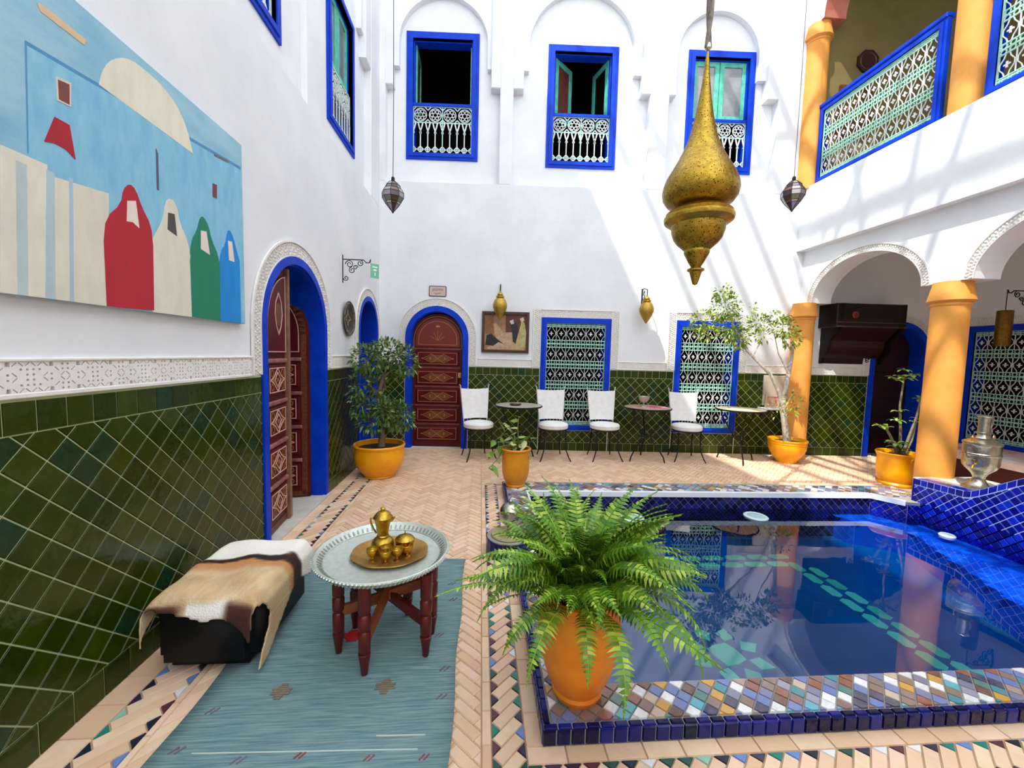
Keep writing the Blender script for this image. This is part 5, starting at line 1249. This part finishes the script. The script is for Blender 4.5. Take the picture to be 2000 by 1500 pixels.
for c, r, n in (((-.12, -.08, 1.42), (.22, .18, .15), 330), ((.10, -.06, 1.48), (.2, .16, .16), 330), ((.30, -.05, 1.40), (.14, .14, .17), 220), ((-.22, -.1, 1.12), (.17, .16, .18), 260), ((-.20, -.1, .88), (.18, .15, .13), 230), ((.10, -.08, .80), (.17, .16, .14), 300), ((.26, -.08, .74), (.15, .14, .17), 280), ((-.05, -.1, .68), (.16, .14, .12), 180), ((-.02, .08, 1.3), (.2, .12, .2), 180), ((.02, -.05, 1.1), (.12, .1, .15), 70)): clump(mb, c, r, int(n * 1.05), .075, .032, lim)
mb.build('foliage', LEAFA, ta, kind='stuff')
# trailing plant in the tall yellow pot at the pool corner
BX, BY = .40, 4.36
tb = thing('potted_vine', 'trailing variegated plant in a yellow pot at the far left pool corner', 'potted plant', T((BX, BY, .067)))
pot(tb, [(.001, 0), (.105, 0), (.11, .015), (.10, .03), (.13, .08), (.148, .16), (.152, .3), (.15, .385), (.165, .40), (.168, .415), (.158, .425), (.145, .42), (.14, .37), (.001, .34)], YELD, .142, .385)
tk = MB(); V = [((0, 0, .38), (-.06, -.02, .46), (-.2, -.05, .44), (-.28, -.06, .34)), ((0, 0, .38), (-.04, 0, .52), (-.12, -.02, .58), (-.24, -.03, .50)), ((.02, 0, .38), (.02, -.02, .52), (.01, -.03, .66), (.02, -.03, .76)), ((.04, 0, .38), (.1, -.03, .5), (.14, -.05, .56), (.17, -.06, .50)), ((-.02, 0, .38), (-.12, -.06, .42), (-.22, -.1, .30), (-.30, -.12, .22)), ((0, 0, .38), (-.02, .02, .55), (-.08, .03, .66), (-.2, .02, .70))]
for v in V: tk.tube(v, [.009, .007, .005, .003], 5)
tk.build('stems', M('green_stem', (110, 128, 60), .6), tb, None, 60)
lmesh = []
for q in range(4):
    m2 = MB(); L = .105 + .018 * q; W = .064; prof = [(0, .008), (.2, .03), (.45, W / 2), (.7, .02), (1, .001)]
    vs = []; fs = []
    for f_, w_ in prof: z = -.03 * f_ * f_ - .01 * q * f_; vs += [(f_ * L, -w_, z + .008), (f_ * L, 0, z), (f_ * L, w_, z + .008)]
    for j in range(4): a = j * 3; fs += [(a, a + 1, a + 4, a + 3), (a + 1, a + 2, a + 5, a + 4)]
    m2.add(vs, fs); lmesh.append(m2.mesh('leaf', LEAFB, 60))
for v in V:
    for f_ in range(5):
        a = min(f_ / 4 * 2.99 + .3, 2.99); i = int(a); p = Vector(v[i]).lerp(Vector(v[i + 1]), a - i); an = R_.uniform(0, 2 * PI)
        put('leaf', lmesh[R_.randrange(4)], tb, T(p) @ Matrix.Rotation(an, 4, 'Z') @ Matrix.Rotation(R_.uniform(-.5, .9), 4, 'Y') @ Matrix.Rotation(R_.uniform(-.7, .7), 4, 'X'))
for i in range(9): an = R_.uniform(0, 2 * PI); put('leaf', lmesh[i % 4], tb, T((.05 * math.cos(an), .05 * math.sin(an), .40 + .02 * i / 2)) @ Matrix.Rotation(an, 4, 'Z') @ Matrix.Rotation(R_.uniform(-1, .3), 4, 'Y'))
# leaning citrus like tree by the far column
CX, CY = 4.60, 5.66
tcx = thing('potted_citrus', 'pale barked leaning tree in a ribbed yellow bowl before the far column', 'potted plant', T((CX, CY, 0)))
pot(tcx, [(.001, 0), (.13, 0), (.135, .02), (.19, .10), (.24, .2), (.25, .26), (.245, .285), (.255, .295), (.25, .315), (.26, .325), (.262, .345), (.25, .352), (.24, .34), (.23, .3), (.001, .27)], YEL, .235, .31)
def cq(px, py, Y=5.52): p = onY(px, py, Y); return (p.x - CX, p.y - CY, p.z)
tk = MB(); tk.tube([(0, 0, .29), cq(1533, 830, 5.62), cq(1528, 795, 5.6), cq(1536, 750, 5.58), cq(1546, 700, 5.56), cq(1550, 665, 5.55)], [.055, .045, .038, .032, .024, .016], 8)
tk.tube([cq(1529, 800, 5.6), cq(1520, 765, 5.56), cq(1505, 732, 5.52), cq(1478, 705, 5.5), cq(1455, 680, 5.5), cq(1440, 652, 5.48), cq(1424, 615, 5.46)], [.026, .024, .022, .020, .018, .014, .008], 7)
for b, r in (((cq(1540, 730), cq(1520, 690), cq(1512, 650)), .012), ((cq(1548, 690), cq(1530, 660), cq(1528, 625)), .010), ((cq(1470, 698), cq(1485, 668), cq(1495, 640)), .010), ((cq(1440, 652), cq(1405, 640), cq(1372, 632)), .009), ((cq(1440, 652), cq(1420, 610), cq(1412, 580)), .009), ((cq(1531, 800), cq(1545, 775), cq(1550, 760)), .010)): tk.tube(b, [r, r * .75, r * .4], 6)
tk.build('trunk', BARKP, tcx, None, 60)
mb = MB()
for (px, py, rx, rz, n) in ((1415, 598, .20, .20, 300), (1425, 640, .17, .18, 260), (1372, 628, .17, .14, 150), (1378, 650, .14, .10, 90), (1445, 655, .13, .14, 150), (1440, 670, .08, .1, 60), (1412, 572, .10, .10, 70), (1483, 630, .13, .10, 130), (1490, 655, .10, .10, 50), (1532, 640, .13, .14, 190), (1520, 620, .12, .08, 70), (1545, 660, .10, .12, 80), (1462, 605, .05, .10, 25), (1548, 790, .10, .16, 70), (1515, 800, .08, .12, 25)):
    clump(mb, cq(px, py, 5.46), (rx, .14, rz), n, .068, .03)
mb.build('foliage', LEAFC, tcx, kind='stuff')
# rosette plant in the pot by the samovar column
DX, DY = 5.24, 4.62
td = thing('potted_frangipani', 'leggy plant with leaf rosettes in a yellow pot beside the near arcade column', 'potted plant', T((DX, DY, 0)))
pot(td, [(.001, 0), (.175, 0), (.18, .02), (.165, .04), (.19, .08), (.20, .18), (.198, .34), (.21, .375), (.22, .395), (.215, .41), (.2, .405), (.19, .36), (.001, .33)], YEL, .19, .37)
ring_ = MB(); ring_.tube([(.03 * math.cos(2 * PI * i / 14), 0, .03 * math.sin(2 * PI * i / 14)) for i in range(14)], .009, 6, closed=True); ring_.build('pot_ring', YEL, td, T((-.02, -.205, .33)), 60)
tk = MB(); ST_ = [((.03, 0, .36), (.0, 0, .7), (-.06, -.02, 1.0), (-.05, -.03, 1.32)), ((.06, 0, .36), (.13, .0, .62), (.20, 0, .85), (.26, .02, 1.06)), ((0, 0, .36), (-.14, -.02, .60), (-.22, -.03, .70), (-.33, -.04, .74)), ((.08, 0, .36), (.2, .03, .55), (.25, .05, .7), (.28, .06, .82)), ((-.03, 0, .36), (-.07, -.04, .45), (-.1, -.05, .5), (-.1, -.06, .52))]
for s_ in ST_: tk.tube(s_, [.018, .015, .012, .010], 7)
tk.build('stems', M('grey_stem', (150, 140, 116), .7, col2=(110, 104, 80), scale=20), td, None, 60)
m2 = MB(); L = .11; vs = []; fs = []
for f_, w_ in ((0, .006), (.35, .016), (.7, .024), (.9, .016), (1, .001)): z = .03 * math.sin(f_ * 2.2) - .035 * f_ * f_; vs += [(f_ * L, -w_, z + .006), (f_ * L, 0, z), (f_ * L, w_, z + .006)]
for j in range(4): a = j * 3; fs += [(a, a + 1, a + 4, a + 3), (a + 1, a + 2, a + 5, a + 4)]
m2.add(vs, fs); rl = m2.mesh('leaf', LEAFD, 60)
def rosette(p, n=9, sc_=1, lean=.1):
    for i in range(n): an = 2 * PI * i / n + R_.uniform(-.2, .2); put('leaf', rl, td, T(p) @ Matrix.Rotation(an, 4, 'Z') @ Matrix.Rotation(R_.uniform(-.55, .25), 4, 'Y') @ Matrix.Scale(sc_ * R_.uniform(.8, 1.2), 4))
for p, n, s_ in (((-.05, -.03, 1.32), 9, 1.1), ((-.17, -.05, 1.30), 8, 1), ((.05, -.02, 1.36), 8, 1), ((-.06, -.03, 1.43), 6, .7), ((.26, .02, 1.06), 9, .9), ((-.07, -.02, .92), 6, .8), ((-.09, -.02, .80), 6, .8), ((-.33, -.04, .74), 7, .8), ((-.22, -.03, .71), 6, .8), ((-.1, -.06, .52), 10, 1.1), ((.28, .06, .82), 5, .6), ((-.05, -.05, .46), 7, 1.0), ((.18, .0, .78), 4, .7)): rosette(p, n, s_)
# the big fern
FX, FY = .435, 1.61
tf = thing('potted_fern', 'big arching green fern in a tall orange urn on the pool curb corner', 'potted plant', T((FX, FY, .067)) @ Matrix.Scale(1.06, 4))
pot(tf, [(.001, 0), (.088, 0), (.096, .015), (.102, .03), (.096, .042), (.122, .09), (.152, .18), (.164, .27), (.160, .34), (.14, .385), (.136, .40), (.155, .42), (.16, .435), (.15, .44), (.13, .43), (.125, .39), (.001, .37)], M('orange_urn', (240, 152, 2), .42, col2=(216, 108, 4), scale=4, bump=.25, bscale=16), .122, .40)
def frond(L, arch, n=26, seed=0):
    r = random.Random(seed); pts = []; p = Vector((0, 0, 0)); a = arch[0]
    for i in range(n + 1):
        pts.append(p.copy()); f_ = i / n; a = arch[0] + (arch[1] - arch[0]) * f_ ** 1.15; p = p + Vector((math.cos(a), .03 * math.sin(f_ * 5 + seed), math.sin(a))) * (L / n)
    mb = MB(); mb.tube(pts[::2] if n % 2 == 0 else pts, .0022, 3)
    for i in range(2, n + 1):
        f_ = i / n; t = (pts[min(i + 1, n)] - pts[i - 1]).normalized(); nn = Vector((-t.z, 0, t.x)); w_ = .052 * math.sin(PI * min(1, f_ * .86 + .13)) ** .7 * (1 - .75 * max(0, f_ - .75) / .25) * r.uniform(.85, 1.1); h = L / n * .40
        for s_ in (-1, 1):
            e = pts[i] + Vector((0, s_, 0)) * w_ + t * w_ * .28 - nn * w_ * r.uniform(.05, .35); m_ = pts[i] + Vector((0, s_, 0)) * w_ * .45 + t * w_ * .08 + nn * .002
            mb.add([pts[i] - t * h, m_ - t * h * .95, e, m_ + t * h * 1.0, pts[i] + t * h], [(0, 1, 3, 4), (1, 2, 3)])
    return mb.mesh('frond', FERN)
FR = [frond(.46, (1.5, .35), 26, 1), frond(.44, (1.35, -.25), 26, 2), frond(.42, (1.2, -.7), 26, 3), frond(.44, (1.0, -1.1), 26, 4), frond(.36, (1.55, .8), 22, 5), frond(.40, (1.05, -.4), 24, 6), frond(.44, (.75, -1.45), 28, 7), frond(.34, (1.3, .1), 20, 8), frond(.48, (.5, -.35), 28, 9)]
def addfrond(k_, an, rr, sc_, tilt, z=.0):
    put('frond', FR[k_], tf, T((rr * math.cos(an), rr * math.sin(an), .40 + z)) @ Matrix.Rotation(an, 4, 'Z') @ Matrix.Rotation(tilt, 4, 'X') @ Matrix.Scale(sc_, 4))
FRONT = math.atan2(-FY, -FX)
for i in range(190):
    an = i * 2.39996 + R_.uniform(-.4, .4); q = i / 190; df = abs((an - FRONT + PI) % (2 * PI) - PI)
    k_ = R_.choice([4, 0, 7, 0]) if q < .28 else R_.choice([0, 1, 7, 5, 2]) if q < .68 else R_.choice([2, 1, 5, 3, 8])
    sc_ = R_.uniform(.72, 1.1) * (.8 if df < .7 and q > .5 else 1)
    if df < .8 and k_ in (3, 8): k_ = 5
    addfrond(k_, an, .015 + .085 * math.sqrt(q), sc_, R_.uniform(-.6, .6), R_.uniform(0, .06))
for an, k_, sc_ in ((-2.2, 6, .9), (-1.75, 6, .78), (-1.5, 6, 1.0), (-1.2, 3, .95), (-.75, 6, 1.02), (-.45, 6, 1.0), (-.15, 3, 1.05), (.1, 6, .9), (-2.75, 3, .9), (-3.0, 8, .98), (3.05, 8, .85), (-2.5, 6, .8)): addfrond(k_, an, .11, sc_, R_.uniform(-.25, .25))

# ---- silver samovar on the ledge
sm = thing('samovar', 'engraved silver samovar with crown pot on the ledge by the wavy pool wall', 'samovar', T((4.98, 3.60, .285)) @ Matrix.Diagonal((1, 1, 1.22, 1)))
MB().lathe([(.115, 0), (.12, .012), (.10, .022), (.075, .035), (.06, .055), (.048, .075), (.046, .1), (.06, .125), (.085, .15)], 32).build('base', SILV, sm, None, 40)
MB().lathe([(.08, .145), (.105, .165), (.125, .19), (.132, .22), (.134, .32), (.136, .35), (.132, .365), (.14, .372), (.14, .384), (.115, .395), (.085, .41), (.06, .418)], 36, cap=False).build('body', SILV, sm, None, 40)
MB().lathe([(.06, .415), (.045, .43), (.04, .45), (.065, .458), (.066, .464), (.045, .47), (.042, .49), (.044, .585), (.06, .592), (.058, .598), (.04, .6)], 28, cap=True).build('crown', SILV, sm, None, 40)
for s_ in (-1, 1):
    MB().tube([(s_ * .134, 0, .33), (s_ * .165, 0, .335), (s_ * .17, 0, .30), (s_ * .16, 0, .265), (s_ * .134, 0, .262)], .009, 6).build('handle', SILV, sm, None, 60)
    MB().lathe([(.008, 0), (.006, .03), (.012, .04), (.004, .055)], 10).build('finial', BRASSD, sm, T((s_ * .115, 0, .385)), 50)
mb = MB(); mb.tube([(-.12, -.05, .21), (-.175, -.07, .205), (-.19, -.075, .18)], [.013, .011, .009], 8); mb.tube([(-.165, -.066, .205), (-.165, -.066, .245), (-.185, -.07, .25), (-.145, -.06, .25)], .006, 6); mb.build('tap', BRASSD, sm, None, 60)
MB().tube([(.046, 0, .57), (.085, 0, .575), (.09, 0, .53), (.07, 0, .50), (.045, 0, .5)], .007, 6).build('crown_handle', SILV, sm, None, 60)
MB().lathe([(.1345, .28), (.139, .285), (.139, .295), (.1345, .30)], 36, cap=False).build('belly_band', SILV, sm, None, 30)

# ---- round tiled pedestal with silver urn at the pool's left edge
pd = thing('tiled_pedestal', 'low round navy tiled pedestal with stone top beside the pool curb', 'pedestal', T((.235, 2.98, 0)))
MB().lathe([(.165, 0), (.165, .135), (.001, .135)], 36, cap=False).build('core', M('mosaic_grout', (150, 146, 140), .8), pd)
for row, (z0, z1) in enumerate(((.004, .066), (.07, .128))):
    for i in range(20):
        a0 = 2 * PI * (i + .04) / 20; a1 = 2 * PI * (i + .96) / 20; mb = MB(); r0, r1 = .164, .171
        mb.add([(r * math.cos(a), r * math.sin(a), z) for r in (r0, r1) for a, z in ((a0, z0), (a1, z0), (a1, z1), (a0, z1))], [(4, 5, 6, 7), (0, 1, 5, 4), (1, 2, 6, 5), (2, 3, 7, 6), (3, 0, 4, 7)]); mb.build('drum_tile', NAVY, pd)
MB().lathe([(.001, .136), (.13, .136), (.135, .142), (.13, .152), (.09, .158), (.08, .15), (.001, .152)], 36, cap=False).build('top_slab', M('green_gold_stone', (190, 182, 130), .4, col2=(150, 144, 96), scale=12), pd, None, 30)
ur = thing('silver_urn', 'round silver lidded urn on the low navy pedestal half hidden by the fern', 'urn', T((.245, 2.99, .1545)))
MB().lathe([(.035, 0), (.03, .01), (.02, .03), (.03, .05), (.06, .075), (.082, .11), (.085, .14), (.078, .165), (.082, .17), (.075, .185)], 32).build('body', SILV, ur, None, 40)
MB().lathe([(.078, .182), (.062, .205), (.035, .22), (.012, .226), (.012, .235), (.018, .245), (.004, .26), (.002, .285)], 28, cap=False).build('lid', SILV, ur, None, 40)

# ---- wooden hood cabinet under the gallery
x0, y1_ = onB(1626, 601, .28); x1, yb_ = onB(1727, 601, .28)
hc = thing('wall_hood', 'dark carved wooden wall hood hanging beside the far column', 'cabinet', FB)
u0, u1 = 6.86, 7.98; z1 = 2.40; z0 = 1.49
prof = [(.04, z0), (.06, z0 + .09), (.12, z0 + .15), (.17, z0 + .26), (.18, z0 + .36), (.28, z0 + .46), (.34, z0 + .52), (.36, z0 + .56), (.36, z1)]
for u_ in (u0 + .1, u1 - .06):
    P = [(d, z) for d, z in prof] + [(.0, z1), (0, z0)]; mb = MB(); mb.prism(P, 0, .05); mb.xf(T((u_, 0, 0)) @ Matrix(((0, 0, 1, 0), (0, 1, 0, 0), (1, 0, 0, 0), (0, 0, 0, 1)))); mb.build('side_bracket', DWOOD, hc)
MB().bbox(u0 + .05, u1, z0 + .56, z1, 0, .36, .012).build('box', DWOOD, hc)
mb = MB(); mb.box(u0 + .05, u1, z0 + .555, z0 + .575, .0, .37); mb.box(u0 + .05, u1 - .02, z0 + .62, z0 + .635, .35, .366); mb.build('moulding', M('dark_wood_edge', (72, 40, 32), .3), hc)
vs = []; fs = []
for d, z in [(max(0, d - .05), z) for d, z in prof[:-1]]: vs += [(u0 + .12, z, d), (u1 - .08, z, d)]
mb = MB(); mb.add(vs, [(2 * j, 2 * j + 1, 2 * j + 3, 2 * j + 2) for j in range(len(prof) - 2)]); mb.build('curved_panel', M('dark_red_wood', (44, 8, 8), .3), hc)
kn = MB().lathe([(.05, 0), (.052, .01), (.03, .02), (.03, .016), (.001, .018)], 20, cap=False).build('round_boss', M('copper_boss', (112, 36, 20), .35), hc, T((u0 + .32, z0 + .74, .36)), 40)
# ---- board, picture and shelf behind the leaning tree
bo = thing('plain_board', 'plain grey beige board on the tiled wall behind the leaning tree', 'board', FB @ T((6.08, .80, .012))); MB().bbox(0, .48, 0, .48, 0, .03, .008).build('panel', M('greige_board', (196, 186, 170), .8, col2=(182, 170, 152), scale=4), bo); MB().box(.03, .25, .14, .155, .03, .036).build('edge_strip', M('dark_strip', (70, 60, 54), .6), bo)
sh = thing('wall_shelf', 'narrow white shelf behind the bare round table', 'shelf', FB @ T((6.02, .74, .012))); MB().bbox(0, .56, 0, .03, 0, .16, .006).build('shelf_board', CLOTH, sh)
for q in (.06, .48): MB().prism([(0, 0), (.12, 0), (0, -.12)], 0, .02).build('shelf_bracket', IRON, sh, T((q, 0, .0)) @ Matrix.Rotation(-PI / 2, 4, 'Y'))
pc = thing('tile_picture', 'small framed reddish picture standing on the narrow white shelf', 'picture', FB @ T((6.10, .771, .055))); MB().prism(rect(0, .24, 0, .20), 0, .02, [rect(.025, .215, .025, .175)]).build('frame', M('pale_frame', (206, 182, 160), .6), pc); MB().box(.02, .22, .02, .18, .004, .01).build('print', M('red_print', (186, 84, 66), .7, col2=(224, 206, 186), scale=16), pc)

# ---- gallery: cylinder lantern on a bracket, low divan, upper plate and mirror
gl_ = thing('cylinder_lantern', 'pierced brass cylinder lantern hanging from an iron bracket under the gallery', 'lantern', T((XG - .005, 4.93, 2.52)) @ Matrix.Rotation(PI, 4, 'Z'))
mb = MB(); scrolls(mb, .40, .22, .008); mb.build('bracket', IRON, gl_); MB().tube([(.40, 0, .01), (.40, 0, -.27)], .005, 5).build('chain', IRON, gl_)
MB().lathe([(.075, -.74), (.078, -.735), (.078, -.275), (.07, -.265), (.02, -.262)], 28).build('shade', M('dull_pierced_brass', (150, 116, 52), .4, 1, col2=(104, 76, 30), scale=60, bump=.6, bscale=140), gl_, T((.40, 0, 0)), 40)
dv = thing('low_divan', 'low divan with a white and pink cover under the gallery grille window', 'divan', T((6.86, 4.25, 0)))
MB().bbox(-.42, .42, -1.1, 1.1, .02, .26, .01).build('base', M('maroon_base', (70, 18, 18), .6), dv); MB().bbox(-.44, .42, -1.12, 1.12, .26, .37, .03).build('mattress', M('white_pink_cover', (240, 236, 234), .9, col2=(214, 150, 156), scale=2.2), dv)
for x in (-.36, .36):
    for y in (-1.0, 1.0): MB().box(x - .03, x + .03, y - .03, y + .03, 0, .03).build('foot', DWOOD, dv)
up = thing('gallery_plate', 'dark eight sided platter on the upper gallery wall', 'plate', FB @ T((7.34, 6.07, .005))); MB().prism(circ(0, 0, .17, 8, PI / 8, 2 * PI + PI / 8), 0, .03).build('dish', M('dark_platter', (52, 18, 16), .4), up); MB().lathe([(.11, .03), (.12, .038), (.13, .03)], 24, cap=False).build('ring', M('platter_ring', (72, 26, 20), .4), up)
ux, uz = onB(1650, 178); mi_ = thing('gallery_mirror', 'gilt framed mirror low on the upper gallery wall behind the railing', 'mirror', FB @ T((7.03, 5.05, .005))); MB().prism(rect(-.09, .42, -.1, .66), 0, .03, [rect(-.03, .36, -.04, .60)]).build('frame', M('brown_gilt', (112, 70, 26), .4, col2=(80, 44, 18), scale=30), mi_); MB().box(-.04, .37, -.05, .61, .004, .012).build('glass', M('mirror_glass', (130, 104, 56), .15, .6), mi_)
